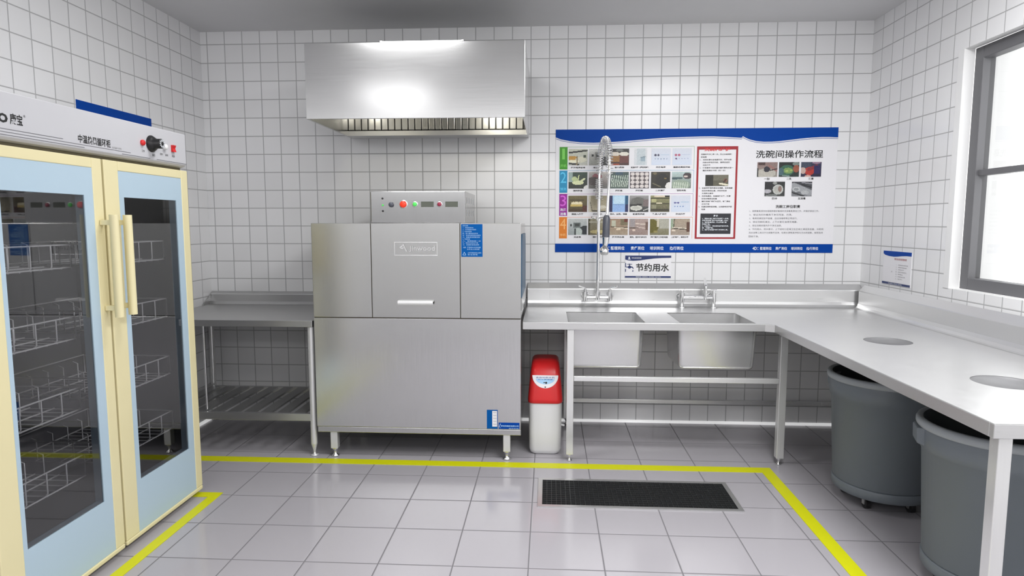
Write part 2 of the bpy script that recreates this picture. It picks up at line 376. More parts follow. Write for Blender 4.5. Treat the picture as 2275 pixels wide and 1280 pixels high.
for i, (a, c) in enumerate(((cy0, cm - .006), (cm + .006, cy1))):      # left door, right door
    p0, p1 = (-2.342, -1.972) if i == 0 else (-1.746, -1.379)
    s0 = a + (.09 if i == 0 else .083); s1 = c - .053
    pz0, pz1 = .265, 1.452
    b = MB(); b.box(.562, .598, s0, p0, .045, 1.556).box(.562, .598, p1, s1, .045, 1.556).box(.562, .598, p0, p1, .045, pz0).box(.562, .598, p0, p1, pz1, 1.556)
    dr = b.build('door', M['blueglass'], cab)
    dr['label'] = ('left' if i == 0 else 'right') + ' pale blue framed glass door'
    b = MB(); b.box(.562, .600, a, s0, .045, 1.594).box(.562, .600, s1, c, .045, 1.594).box(.562, .600, s0, s1, 1.556, 1.594)
    b.build('edge_strip', M['cream'], dr, bevel=.003)
    MB().box(.558, .6015, a, c, .024, .0445).build('bottom_lip', M['cream'], dr, bevel=.006, seg=3)
    MB().quad((.594, p0, pz0), (.594, p1, pz0), (.594, p1, pz1), (.594, p0, pz1)).build('glass_pane', M['pane'], dr)
    hy = -1.893 if i == 0 else -1.812
    b = MB(); b.tube([(.652, hy, .982), (.652, hy, 1.380)], .0165, 16)
    for z in (1.018, 1.350): b.box(.601, .650, hy - .010, hy + .010, z - .010, z + .010)
    b.build('handle', M['cream'], dr, bevel=.002)
for x in (.10, .53):
    for y in (cy0 + .05, cy1 - .05): MB().cyl((x, y, 0.001), (x, y, .054), .018).build('foot', M['black'], cab)
b = MB(); b.box(.06, .545, cy0 + .05, cy1 - .05, .165, .171).box(.06, .064, cy0 + .05, cy1 - .05, .171, .19).box(.541, .545, cy0 + .05, cy1 - .05, .171, .19)
dt = thing('drip_tray', 'grey drip tray at the foot of the cabinet behind the glass doors', 'tray', (.3, cm, .081))
b.box(.08, .10, cy0 + .06, cy1 - .06, .0815, .165).box(.50, .52, cy0 + .06, cy1 - .06, .0815, .165); b.build('tray_sheet', M['steel_dk'], dt)
b = MB()
for i in range(60):
    for j in range(3): b.disc(cy0 + .07 + i * .0175, .174 + j * .006, .0022, facex(.5454), .0002, 8)
b.build('perforations', M['seam'], dt)

def make_rack(y0, y1, zb, ht):
    lab = ''
    t = thing('wire_rack', lab, 'wire rack', (.28, (y0 + y1) / 2, zb), 'wire racks in the glass-door cabinet')
    xf, xb, r = .50, .07, .0033
    b = MB(); b.tube([(xf, y0, zb + ht), (xf, y1, zb + ht)], r, 6).tube([(xf, y0, zb), (xf, y1, zb)], r, 6)
    n = 5
    for k in range(n + 1):
        y = y0 + (y1 - y0) * k / n; b.tube([(xf, y, zb + ht), (xf, y, zb + .008), (xf - .012, y, zb - .002)], r * .9, 6)
    b.build('front_fence', M['wire'], t)
    b = MB()
    for x in (.07, .18, .29, .39): b.tube([(x, y0, zb), (x, y1, zb)], r, 6)
    m = 10
    for k in range(m + 1):
        y = y0 + (y1 - y0) * k / m; b.tube([(xb, y, zb - .003), (xf, y, zb - .003)], r * .75, 6)
    b.build('base_grid', M['wire'], t)
    for x in (.18, .34):
        for k in range(n + 1):
            y = y0 + .012 + (y1 - y0 - .024) * k / n; MB().tube([(x, y, zb), (x, y, zb + .085), (x - .022, y, zb + .093)], r * .8, 6).build('dish_divider', M['wire'], t)
    b = MB()
    for y in (y0, y1): b.tube([(xf, y, zb + ht), (xb, y, zb + ht), (xb, y, zb)], r, 6)
    b.tube([(xb, y0, zb + ht), (xb, y1, zb + ht)], r, 6)
    b.build('side_rails', M['wire'], t)
    return t
def dup(root, loc):
    r = root.copy(); C.objects.link(r); r.location = loc
    for ch in list(root.children):
        c = ch.copy(); C.objects.link(c); c.parent = r
    return r
names = ['topmost wire dish rack', 'second wire dish rack from the top', 'third wire dish rack from the top', 'lowest wire dish rack']
rl = make_rack(-2.415, -1.935, 1.180, .086); rr = make_rack(-1.800, -1.338, 1.178, .086)
for k, z in enumerate((1.180, .904, .625, .355)):
    for src, side in ((rl, 'left'), (rr, 'right')):
        q = src if k == 0 else dup(src, (src.location.x, src.location.y, z))
        q['label'] = names[k] + ' behind the glass door ' + ('farther from' if side == 'left' else 'nearer to') + ' the side table'

# ------------------------------------------------------------------ poster whose top shows above the cabinet
t = thing('wall_poster', 'wall poster mostly hidden behind the cabinet, only its blue top band showing', 'poster', (0, -.89, 1.35))
LW = facex(0.0)
MB().box(.0005, .003, -1.190, -.588, 1.35, 1.953).build('poster_sheet', M['paper'], t)
MB().rect(-1.190, -.588, 1.880, 1.953, LW, .0036).build('blue_band', M['blue'], t)

# ------------------------------------------------------------------ side table left of the dishwasher
tb = thing('side_table', 'stainless steel side table with slatted lower shelf between dishwasher and glass-door cabinet', 'table', (.5, -.4, 0))
MB().box(.004, .985, -.755, -.055, .758, .796).build('tabletop', M['steel_table'], tb, bevel=.003)
MB().prism([(-.003, .882), (-.028, .866), (-.030, .862), (-.034, .815), (-.055, .7965), (-.003, .7965)], 'x', .004, .985).build('backsplash', M['steel_table'], tb)
MB().prism([(-.034, .862), (-.145, .7965), (-.034, .7965)], 'x', .004, .009).build('end_gusset', M['steel_table'], tb)
b = MB(); b.box(.02, .955, -.745, -.720, .208, .250).box(.02, .955, -.155, -.130, .208, .250).box(.02, .045, -.72, -.155, .208, .250)
b.build('shelf_rim', M['steel_table'], tb, bevel=.002)
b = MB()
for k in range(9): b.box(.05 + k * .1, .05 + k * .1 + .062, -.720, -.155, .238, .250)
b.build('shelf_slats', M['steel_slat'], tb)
for x, y in ((.967, -.728), (.967, -.09), (.03, -.728), (.03, -.09)):
    lg = MB().tube([(x, y, .07), (x, y, .757)], .019, 20).build('leg', M['steel_leg'], tb)
    MB().lathe([(.019, .07), (.012, .045), (.007, .025), (.007, .010), (.024, .006), (.024, .001), (0, .001)], x, y, 0, 20).build('foot', M['steel_leg'], lg)
MB().tube([(.318, -.70, .25), (.318, -.70, .757)], .006, 10).build('support_rod', M['chrome'], tb)

# ------------------------------------------------------------------ dishwasher
dw = thing('dishwasher', 'large stainless steel commercial dishwasher with lift door and blue stickers', 'dishwasher', (1.585, -.43, 0))
X0, X1, FY = .998, 2.172, -.76
MB().box(X0 + .003, X1 - .003, FY + .012, -.10, .15, 1.345).build('body', M['steel_v'], dw)
MB().box(X0, 1.3335, FY, FY + .011, .819, 1.347).build('upper_panel', M['steel_v'], dw, bevel=.002)
dp = MB().box(1.3365, 1.833, FY, FY + .011, .819, 1.347).build('lift_door', M['steel_v'], dw, bevel=.002)
MB().box(1.836, X1, FY, FY + .011, .819, 1.347).build('upper_panel', M['steel_v'], dw, bevel=.002)
MB().box(X0, X1, FY, FY + .011, .184, .8145).build('lower_panel', M['steel_low'], dw, bevel=.002)
MB().box(X0 + .004, X1 + .001, FY + .001, FY + .011, .150, .1825).build('skirt', M['steel_v'], dw, bevel=.002)
MB().box(X0 + .002, X1 - .002, FY + .006, FY + .0115, .812, .822).box(1.332, 1.339, FY + .006, FY + .0115, .82, 1.346).box(1.8315, 1.8375, FY + .006, FY + .0115, .82, 1.346).build('panel_seams', M['seam'], dw)
BP = back(FY)
MB().prism([(FY - .001, .918), (FY - .030, .918), (FY - .032, .905), (FY - .026, .895), (FY - .022, .897), (FY - .026, .905), (FY - .025, .911), (FY - .001, .911)], 'x', 1.487, 1.685).build('door_handle', M['white'], dp, bevel=.001)
np_ = MB(); np_.frame(1.466, 1.710, 1.166, 1.243, .006, BP, .004); 
fr_ = MB()
for a, c, d, e in ((1.466, 1.710, 1.166, 1.171), (1.466, 1.710, 1.238, 1.243), (1.466, 1.471, 1.171, 1.238), (1.705, 1.710, 1.171, 1.238)): fr_.box(a, c, FY - .005, FY - .0005, d, e)
fr_.build('nameplate_frame', M['steel_top'], dp, bevel=.0015)
b = MB(); b.text('Jinwood', 1.551, 1.205, .036, BP, .003, align='l', width=.145, bold=.01)
b.poly([(1.495, 1.213), (1.512, 1.224), (1.520, 1.224), (1.505, 1.210)], BP, .003).poly([(1.500, 1.205), (1.515, 1.205), (1.525, 1.213), (1.512, 1.213)], BP, .003).poly([(1.514, 1.232), (1.521, 1.232), (1.541, 1.190), (1.534, 1.190)], BP, .003)
b.letters('embossed_lettering', M['steel_top'], dp)
# control box
cb = MB().box(1.337, 1.864, -.75, -.27, 1.348, 1.5225).build('control_box', M['steel_box'], dw, bevel=.003)
CP = back(-.75)
def button(name, u, v, r, m, h=.008, ring=None):
    MB().lathe([(0, -h), (r * .8, -h), (r, -h * .7), (r, -.0005)], u, -.75, v, 20, 'y').build(name, m, cb)
    if ring: MB().lathe([(r, -.002), (ring, -.002), (ring, -.0005)], u, -.75, v, 24, 'y').build('button_ring', M['steel_top'], cb)
button('pilot_lamp', 1.404, 1.483, .0055, M['black'], .004); button('pilot_lamp', 1.405, 1.446, .0055, M['green'], .004); button('pilot_lamp', 1.405, 1.414, .0055, M['black'], .004)
button('selector_knob', 1.453, 1.449, .014, M['navybtn'], .014); button('emergency_stop_button', 1.521, 1.451, .0185, M['redbtn'], .018, .024)
button('green_push_button', 1.585, 1.451, .012, M['green'], .01, .017); button('red_push_button', 1.722, 1.451, .012, M['maroon'], .01, .016)
MB().rect(1.619, 1.689, 1.436, 1.466, CP, .001).build('display', M['lcd'], cb); MB().rect(1.754, 1.824, 1.436, 1.466, CP, .001).build('display', M['lcd'], cb)
b = MB(); SP = facex(1.864)
for zc in (1.475, 1.405):
    for i in range(4):
        for j in range(2): b.disc(-.66 + i * .1, zc - .009 + j * .018, .009, lambda u, v, o_=0: (1.8645 + o_, u, v), .0005, 10)
b.build('vent_holes', M['wtext'], cb)
MB().box(1.337, 1.3395, -.7503, -.7500, 1.356, 1.518).build('box_seam', M['seam'], cb)
# stickers
st = MB().box(1.842, 1.960, FY - .0012, FY - .0003, 1.162, 1.342).build('instruction_sticker', M['stickblue'], dw)
b = MB(); rows = ['操作说明', '一、开机前检查水位', '二、打开电源开关加热', '三、水温达到设定值', '四、放入餐具启动洗涤', '五、洗涤完成后取出餐具', '六、每餐清洗喷臂滤网', '七、下班排空水箱', '八、每周除垢一次', '九、保持机身清洁干燥', '十、定期检查各部件']
for i, s in enumerate(rows):
    b.text(s, 1.850, 1.333 - i * .0105, .0068, BP, .0018, align='l', width=[.03, .06, .075, .05, .085, .1, .095, .04, .1, .085, .092][i])
b.text('注意', 1.852, 1.214, .007, BP, .0018, align='l', width=.015); b.text('严禁用水冲洗电器', 1.874, 1.214, .007, BP, .0018, align='l', width=.075); b.text('非专业人员勿拆', 1.874, 1.204, .007, BP, .0018, align='l', width=.07)
b.text('必须可靠接地防止触电', 1.878, 1.184, .007, BP, .0018, align='l', width=.075); b.text('安全用电', 1.878, 1.174, .007, BP, .0018, align='l', width=.055)
for p0, p1 in (((1.850, 1.172), (1.868, 1.172)), ((1.868, 1.172), (1.859, 1.188)), ((1.859, 1.188), (1.850, 1.172))):
    dx, dz = p1[0] - p0[0], p1[1] - p0[1]; L = sqrt(dx * dx + dz * dz); nx_, nz_ = -dz / L * .001, dx / L * .001
    b.poly([(p0[0] - nx_, p0[1] - nz_), (p1[0] - nx_, p1[1] - nz_), (p1[0] + nx_, p1[1] + nz_), (p0[0] + nx_, p0[1] + nz_)], BP, .0018)
b.letters('lettering', M['ltblue'], st)
st = MB().box(1.980, 2.042, FY - .0012, FY - .0003, .187, .297).build('corner_sticker', M['stickblue'], dw)
MB().rect(2.011, 2.038, .200, .291, BP, .0016).build('white_field', M['paper'], st)
b = MB()
for k in range(5): b.text('节能洗碗', 2.025, .282 - k * .017, .008, BP, .002, width=.020)
b.letters('lettering', M['linegrey'], st)
st = MB().box(2.047, 2.165, FY - .0012, FY - .0003, .187, .224).build('maker_sticker', M['blue'], dw)
b = MB(); b.text('商用洗碗机有限公司', 2.060, .205, .010, BP, .002, align='l', width=.1, bold=.02); b.text('服务热线', 2.160, .191, .006, BP, .002, align='r', width=.055)
b.poly([(2.048, .198), (2.051, .198), (2.060, .218), (2.057, .219)], BP, .002); b.poly([(2.050, .203), (2.053, .200), (2.058, .194), (2.056, .193)], BP, .002)
b.letters('lettering', M['ltblue'], st)
MB().prism([(-.70, .93), (-.15, .93), (-.15, 1.23), (-.20, 1.285), (-.65, 1.285), (-.70, 1.23)], 'x', X1 - .002, X1 + .004).build('strip_curtain', M['curtain'], dw)
MB().box(X1 - .001, X1 + .004, -.74, -.12, .86, .93).build('outlet_sill', M['steel_dk'], dw)
for x in (1.092, 2.092):
    for y in (-.732, -.16):
        lg = MB().box(x - .020, x + .020, y - .02, y + .02, .05, .1495).build('leg', M['steel_leg'], dw, bevel=.002)
        MB().lathe([(.019, .05), (.019, .042), (.010, .038), (.010, .016), (.024, .008), (.024, .001), (0, .001)], x, y, 0, 20).build('foot', M['chrome'], lg)

# ------------------------------------------------------------------ extractor hood and lamp on it
hx0, hx1, hy0, hz0, hz1 = 1.015, 2.195, -.82, 1.905, 2.302
hd_ = thing('extractor_hood', 'big brushed steel box hood with slatted filters on wall above the dishwasher', 'hood', (1.605, -.41, hz0))
b = MB(); th = .012
b.box(hx0, hx1, hy0, hy0 + th, hz0, hz1).box(hx0, hx0 + th, hy0 + th, -.003, hz0, hz1).box(hx1 - th, hx1, hy0 + th, -.003, hz0, hz1).box(hx0 + th, hx1 - th, hy0 + th, -.003, hz1 - th, hz1).box(hx0 + th, hx1 - th, -.014, -.003, hz0, hz1 - th)
b.build('canopy', M['steel_hood'], hd_, bevel=.002)
b = MB(); b.box(hx0 + th, hx1 - th, -.155, -.150, 1.905, 1.935).box(hx0 + th, hx1 - th, -.150, -.0145, 1.905, 1.910); b.build('grease_trough', M['steel'], hd_)
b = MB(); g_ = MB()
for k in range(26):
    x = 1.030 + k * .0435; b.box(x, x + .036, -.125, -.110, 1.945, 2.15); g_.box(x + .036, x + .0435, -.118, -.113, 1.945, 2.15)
b.build('baffle_filter', M['steel_dk'], hd_, bevel=.002)
g_.build('filter_gap_shade', M['black'], hd_)  # black strips paint the shade between the baffles
for x in (1.27, 1.95): MB().lathe([(0, -.045), (.03, -.04), (.045, -.015), (.045, 0), (.02, .006)], x, -.42, 2.27, 20).build('hood_lamp', M['bulb'], hd_)
t = thing('tube_lamp', 'slim bright white tube lamp lying along the top edge of the hood', 'lamp', (1.645, -.80, hz1))
MB().tube([(1.432, -.80, hz1 + .005), (1.860, -.80, hz1 + .005)], .004, 12).build('tube', M['tube'], t)
for x in (1.428, 1.864): MB().box(x - .006, x + .006, -.809, -.791, hz1 + .0005, hz1 + .010).build('end_cap', M['steel_dk'], t)

# ------------------------------------------------------------------ L-shaped sink counter
ct = thing('sink_counter', 'L-shaped stainless steel counter with two sinks and two round chute openings', 'counter', (3.3, -.5, 0))
CX0, CF, CI, CE, CZ = 2.182, -.755, 3.547, -2.500, .80
def ci(y): return CI
WR = W - .004
s1, s2 = (2.434, 2.860), (3.050, 3.462); sy0, sy1 = -.735, -.336
holes = [(3.905, -1.24, .101), (3.905, -2.018, .103)]
b = MB()
def top(x0, x1, y0, y1):
    b.quad((x0, y0, CZ), (x1, y0, CZ), (x1, y1, CZ), (x0, y1, CZ)); 
top(CX0, WR, sy1, -.004); top(CX0, CI, CF, sy0); top(CX0, s1[0], sy0, sy1); top(s1[1], s2[0], sy0, sy1); top(s2[1], CI, sy0, sy1)
top(CI, WR, CF, sy1)
b.quad((CI - .045, CF, CZ), (CI, CF - .03, CZ), (CI, CF, CZ))
def run(y0, y1, xr=WR): b.quad((ci(y0), y0, CZ), (xr, y0, CZ), (xr, y1, CZ), (ci(y1), y1, CZ))
yy = CF
for hx, hy, r in holes:
    q = .13
    run(hy + q, yy); run(hy - q, hy + q, hx - q); top(hx + q, WR, hy - q, hy + q); yy = hy - q
    n = 64; ring = []; sq = []
    for k in range(n):
        a = 2 * pi * k / n; c_, s_ = cos(a), sin(a); m_ = max(abs(c_), abs(s_))
        ring.append((hx + r * c_, hy + r * s_, CZ)); sq.append((hx + q * c_ / m_, hy + q * s_ / m_, CZ))
    b.add(ring + sq, [(k, n + k, n + (k + 1) % n, (k + 1) % n) for k in range(n)])
run(CE, yy)
b.build('worktop', M['steel_top'], ct)
b = MB(); b.box(CX0, CI - .044, CF - .001, CF + .018, .758, .7995).prism([(CI - .045, CF - .001), (CI - .001, CF - .031), (CI + .02, CF - .031), (CI + .02, CF + .018), (CI - .045, CF + .018)], 'z', .758, .7995).box(ci(CE) - .001, WR, CE - .001, CE + .018, .758, .7995).prism([(CI - .001, CF - .0315), (ci(CE) - .001, CE + .0185), (ci(CE) + .018, CE + .0185), (CI + .018, CF - .0315)], 'z', .758, .7995).box(CX0, CX0 + .015, CF + .018, -.004, .758, .7995)
b.build('front_edge', M['steel'], ct, bevel=.002)
prof = [(-.003, .951), (-.034, .915), (-.036, .910), (-.036, .836), (-.041, .818), (-.050, .806), (-.064, .8005), (-.003, .8005)]
MB().prism(prof, 'x', 2.334, WR).build('backsplash', M['steel'], ct)
MB().prism([(y - .006 if y < -.01 else y, z) for y, z in prof], 'x', CX0 + .004, 2.3335).build('end_splash', M['steel_top'], ct)
MB().prism([(W + y, z) for y, z in prof], 'y', CE, -.0655).build('side_splash', M['steel'], ct)
for (a, c), oa, oc in ((s1, .004, .002), (s2, .006, .022)):
    x0, x1, y0, y1, z0 = a - oa, c + oc, sy0 + .022, sy1 + .006, .523
    bb = MB(); ins = .012
    v = [(x0, y0, .797), (x1, y0, .797), (x1, y1, .797), (x0, y1, .797), (x0 + ins, y0 + ins, z0), (x1 - ins, y0 + ins, z0), (x1 - ins, y1 - ins, z0), (x0 + ins, y1 - ins, z0)]
    bb.add(v, [(0, 1, 5, 4), (1, 2, 6, 5), (2, 3, 7, 6), (3, 0, 4, 7), (4, 5, 6, 7)])
    bw = bb.build('sink_bowl', M['steel_bowl'], ct, bevel=.03, seg=5)
    for p in bw.data.polygons: p.use_smooth = True
    MB().lathe([(.0, .004), (.03, .003), (.045, .0015), (.045, 0.0005)], (x0 + x1) / 2, (y0 + y1) / 2, z0 + .001, 24).build('sink_drain', M['chrome'], bw)
for hx, hy, r in holes:
    MB().lathe([(r, -.0002), (r, -.003), (0, -.003)], hx, hy, CZ, 64).build('chute_cover', M['cover'], ct)
def sq_leg(x0, x1, y0, y1, zt=.758):
    lg = MB().box(x0, x1, y0, y1, .04, zt).build('leg', M['steel_leg'], ct, bevel=.002)
    cx, cy = (x0 + x1) / 2, (y0 + y1) / 2
    MB().lathe([(.016, .04), (.016, .034), (.007, .026), (.007, .012), (.015, .006), (.015, .001), (0, .001)], cx, cy, 0, 16).build('foot', M['chrome'], lg)
sq_leg(2.430, 2.468, -.750, -.712); sq_leg(3.598, 3.638, -.746, -.706); sq_leg(3.572, 3.610, -2.485, -2.447)
sq_leg(2.430, 2.468, -.075, -.037); sq_leg(4.295, 4.333, -.075, -.037); sq_leg(4.295, 4.333, -2.48, -2.442)
MB().box(2.469, 3.597, -.742, -.716, .464, .492).build('front_rail', M['steel_leg'], ct, bevel=.002)
MB().box(2.469, 4.294, -.070, -.045, .152, .178).build('rear_rail', M['steel_leg'], ct, bevel=.002)

# ------------------------------------------------------------------ taps
def valve(b, x, y, z, s):
    b.lathe([(.024, 0), (.024, .008), (.014, .012), (.014, .03)], x, -.037, z, 16, 'y') if False else None
    b.cyl((x, -.0375, z), (x, -.045, z), .026, 20).cyl((x, -.045, z), (x, y - .012, z), .013, 16).cyl((x, y, z - .030), (x, y, z + .028), .017, 16)
    b.cyl((x, y, z + .028), (x, y, z + .046), .010, 14)
ft = thing('prerinse_tap', 'tall chrome spring spray tap rising in front of the big poster', 'tap', (2.64, -.09, .87))
b = MB(); valve(b, 2.565, -.09, .872, -1); valve(b, 2.725, -.09, .872, 1); b.tube([(2.565, -.09, .866), (2.725, -.09, .866)], .013, 14); b.cyl((2.645, -.09, .85), (2.645, -.09, .905), .018, 18)
b.build('tap_body', M['chrome'], ft)
for x, s in ((2.565, -1), (2.725, 1)):
    MB().tube([(x, -.09, .920), (x + s * .004, -.095, .926), (x + s * .045, -.115, .940)], [.008, .007, .006], 10).build('lever_handle', M['chrome'], ft)
MB().tube([(2.645, -.09, .905), (2.646, -.09, 1.62)], .0105, 14).build('riser_pipe', M['chrome'], ft)
arc = [(2.646, -.09, 1.62), (2.648, -.092, 1.70), (2.652, -.110, 1.775), (2.660, -.150, 1.835), (2.668, -.215, 1.862), (2.677, -.280, 1.840), (2.684, -.325, 1.780), (2.687, -.345, 1.700), (2.683, -.355, 1.560), (2.676, -.362, 1.420), (2.672, -.365, 1.395)]
def smooth_path(pts, k=8):
    out = []
    for i in range(len(pts) - 1):
        p0 = pts[max(i - 1, 0)]; p1 = pts[i]; p2 = pts[i + 1]; p3 = pts[min(i + 2, len(pts) - 1)]
        for j in range(k):
            u = j / k
            out.append(tuple(.5 * (2 * p1[q] + (p2[q] - p0[q]) * u + (2 * p0[q] - 5 * p1[q] + 4 * p2[q] - p3[q]) * u * u + (3 * p1[q] - p0[q] - 3 * p2[q] + p3[q]) * u ** 3) for q in range(3)))
    return out + [pts[-1]]
ap = smooth_path(arc)
MB().tube(ap, .0085, 10).build('spray_hose', M['chrome'], ft)
def coil(path, R, turns, r):
    m = len(path); pts = []; N = int(turns * 12)
    for i in range(N + 1):
        f = i / N * (m - 1); k = min(int(f), m - 2); u = f - k
        p = [path[k][q] * (1 - u) + path[k + 1][q] * u for q in range(3)]
        t = [path[k + 1][q] - path[k][q] for q in range(3)]; L = sqrt(sum(q * q for q in t)); t = [q / L for q in t]
        a = (1, 0, 0); w = [t[1] * a[2] - t[2] * a[1], t[2] * a[0] - t[0] * a[2], t[0] * a[1] - t[1] * a[0]]
        L = sqrt(sum(q * q for q in w)); w = [q / L for q in w]; g = 2 * pi * turns * i / N
        pts.append(tuple(p[q] + R * (cos(g) * a[q] + sin(g) * w[q]) for q in range(3)))
    return MB().tube(pts, r, 5)
coil(ap[4:62], .021, 34, .0024).build('spring', M['chrome'], ft)
coil([(2.6458, -.09, 1.50), (2.6459, -.09, 1.63)], .024, 11, .0024).build('spring', M['chrome'], ft)
b = MB(); b.cyl((2.6455, -.09, 1.365), (2.6455, -.09, 1.395), .017, 16).tube([(2.6455, -.09, 1.38), (2.66, -.20, 1.385), (2.672, -.338, 1.385)], .006, 8).tube([(2.62, -.09, 1.38), (2.6, -.10, 1.385)], .006, 8); b.build('hook_bracket', M['chrome'], ft)
MB().tube([(2.672, -.365, 1.394), (2.672, -.366, 1.375), (2.670, -.368, 1.30), (2.669, -.369, 1.262)], [.014, .022, .022, .023], 16).build('spray_grip', M['navybtn'], ft)
MB().tube([(2.669, -.369, 1.261), (2.668, -.370, 1.235), (2.663, -.376, 1.205)], [.023, .020, .013], 16).build('spray_neck', M['chrome'], ft)
MB().tube([(2.663, -.376, 1.206), (2.660, -.384, 1.190), (2.658, -.390, 1.172), (2.657, -.394, 1.164)], [.016, .027, .028, .024], 18).build('spray_head', M['chrome'], ft)

f2 = thing('mixer_tap', 'short chrome mixer tap with swivel spout and two cross handles', 'tap', (3.29, -.09, .8))
b = MB(); valve(b, 3.190, -.09, .868, -1); valve(b, 3.392, -.09, .868, 1); b.tube([(3.190, -.09, .868), (3.392, -.09, .868)], .014, 14); b.cyl((3.335, -.09, .855), (3.335, -.09, .915), .017, 16)
for x in (3.190, 3.392): b.cyl((x, -.09, .8008), (x, -.09, .838), .014, 16).cyl((x, -.09, .8008), (x, -.09, .808), .028, 20)
b.build('tap_body', M['chrome'], f2)
for x, s in ((3.190, -1), (3.392, 1)):
    MB().tube([(x - .02, -.09, .917), (x + .02, -.09, .917)], .007, 10).build('cross_handle', M['chrome'], f2)
MB().tube(smooth_path([(3.335, -.09, .915), (3.335, -.09, .975), (3.333, -.095, .987), (3.327, -.12, .988), (3.292, -.29, .968), (3.287, -.315, .962), (3.286, -.32, .948), (3.286, -.32, .895)], 4), .0085, 12).build('spout', M['chrome'], f2)

# ------------------------------------------------------------------ water softener
sf = thing('water_softener', 'white water softener tank with red hood standing between dishwasher and sink', 'water softener', (2.309, -.51, 0))
def loft(sec, n=6):
    vs = []; fs = []; m = 4 * (n + 1)
    for (z, cx, hw, yf, yb, r) in sec:
        for ci, (sx, yc) in enumerate(((1, yb), (-1, yb), (-1, yf), (1, yf))):
            ccx = cx + sx * (hw - r); ccy = yc - r if ci < 2 else yc + r
            for k in range(n + 1):
                a = pi / 2 * ci + pi / 2 * k / n
                vs.append((ccx + r * cos(a), ccy + r * sin(a), z))
    for i in range(len(sec) - 1):
        for k in range(m):
            l = (k + 1) % m; fs.append((i * m + k, i * m + l, (i + 1) * m + l, (i + 1) * m + k))
    bb = MB(); bb.add(vs, fs, True); bb.add(vs[:m], [tuple(reversed(range(m)))]); bb.add(vs[-m:], [tuple(range(m))], True); return bb
sx = 2.309
loft([(.001, sx, .075, -.635, -.385, .03), (.008, sx, .084, -.645, -.375, .035), (.03, sx, .0915, -.653, -.367, .035), (.15, sx, .0945, -.655, -.365, .035), (.308, sx, .0965, -.655, -.365, .035)]).build('tank', M['tank'], sf)
loft([(.309, sx, .098, -.660, -.360, .035), (.316, sx, .101, -.664, -.356, .036), (.335, sx, .1005, -.662, -.358, .036), (.40, sx, .0945, -.648, -.362, .036), (.472, sx, .0875, -.634, -.366, .036), (.505, sx, .084, -.615, -.370, .036), (.530, sx, .079, -.590, -.378, .036), (.543, sx, .068, -.565, -.390, .036), (.547, sx, .045, -.53, -.42, .03)]).build('hood', M['red'], sf)
def slope(u, v, o_=0.0): return (u, -.648 + (v - .40) * (.014 / .072) - .0012 - o_, v)
lb = MB().poly([(sx + .075 * cos(a), .470 + .073 * sin(a)) for a in [pi + pi * k / 24 for k in range(25)]], slope, 0).build('display_label', M['paper'], sf)
MB().poly([(sx + .055 * cos(a), .450 + .030 * sin(a)) for a in [pi + pi * k / 16 for k in range(17)]], slope, .0006).build('blue_field', M['ltblue'], lb)
b = MB(); b.text('全自动软水机', sx, .458, .009, slope, .0012, width=.11); b.text('软水更健康', sx, .447, .006, slope, .0012, width=.085); b.letters('lettering', M['stickblue'], lb)
b = MB(); b.disc(sx + .005, .428, .006, slope, .0012, 12); b.rect(sx - .010, sx - .002, .427, .432, slope, .0012); b.disc(sx, .404, .004, slope, .0012, 10); b.build('label_marks', M['blacktext'], lb)
b = MB(); b.tube([(2.405, -.50, .135), (2.425, -.50, .13)], .006, 8); b.build('drain_nozzle', M['white'], sf)

# ------------------------------------------------------------------ bins
def make_bin(cx, cy, label, rot):
    t = thing('waste_bin', label, 'bin', (cx, cy, 0), 'round grey bins under the counter')
    MB().lathe([(0, .109), (.214, .109), (.217, .113), (.238, .515), (.246, .519), (.248, .57), (.248, .60)], cx, cy, 0, 64).build('barrel', M['bin'], t)
    MB().lathe([(.248, .596), (.257, .598), (.261, .606), (.261, .618), (.256, .628), (.242, .629), (.236, .622)], cx, cy, 0, 64).build('rim', M['binrim'], t)
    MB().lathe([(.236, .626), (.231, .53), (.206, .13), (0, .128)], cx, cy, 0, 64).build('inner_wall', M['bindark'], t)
    MB().lathe([(0, .060), (.212, .060), (.219, .066), (.221, .104), (.217, .1085), (0, .1085)], cx, cy, 0, 64).build('dolly', M['bin'], t)
    for s in (0, pi):
        a = rot + s; b = MB()
        ux, uy = cos(a), sin(a); px, py = -uy, ux
        def P(r, w, z): return (cx + ux * r + px * w, cy + uy * r + py * w, z)
        w = .055
        v = [P(.232, -w, .525), P(.232, w, .525), P(.232, w, .596), P(.232, -w, .596), P(.264, -w * .8, .535), P(.264, w * .8, .535), P(.266, w * .8, .594), P(.266, -w * .8, .594)]
        b.add(v, [(0, 3, 2, 1), (4, 5, 6, 7), (0, 1, 5, 4), (3, 7, 6, 2), (0, 4, 7, 3), (1, 2, 6, 5)]); b.build('side_handle', M['bin'], t, bevel=.006)
    for k in range(5):
        a = -2.40 + 2 * pi * k / 5; x, y = cx + .16 * cos(a), cy + .155 * sin(a); w = .011
        cs = MB(); cs.tube([(x - w, y, .028), (x + w, y, .028)], .027, 20); cs = cs.build('caster', M['black'], t)
        b = MB(); b.box(x - w - .004, x - w, y - .008, y + .012, .020, .0595).box(x + w, x + w + .004, y - .008, y + .012, .020, .0595).box(x - w - .004, x + w + .004, y - .008, y + .012, .0545, .0595); b.build('caster_fork', M['steel_top'], cs)
    return t
make_bin(3.955, -1.16, 'round grey wheeled bin under the farther chute opening, nearer the back wall', -.85)
make_bin(3.955, -1.94, 'round grey bin partly hidden by the front leg at the free end of the counter', -.35 + pi)

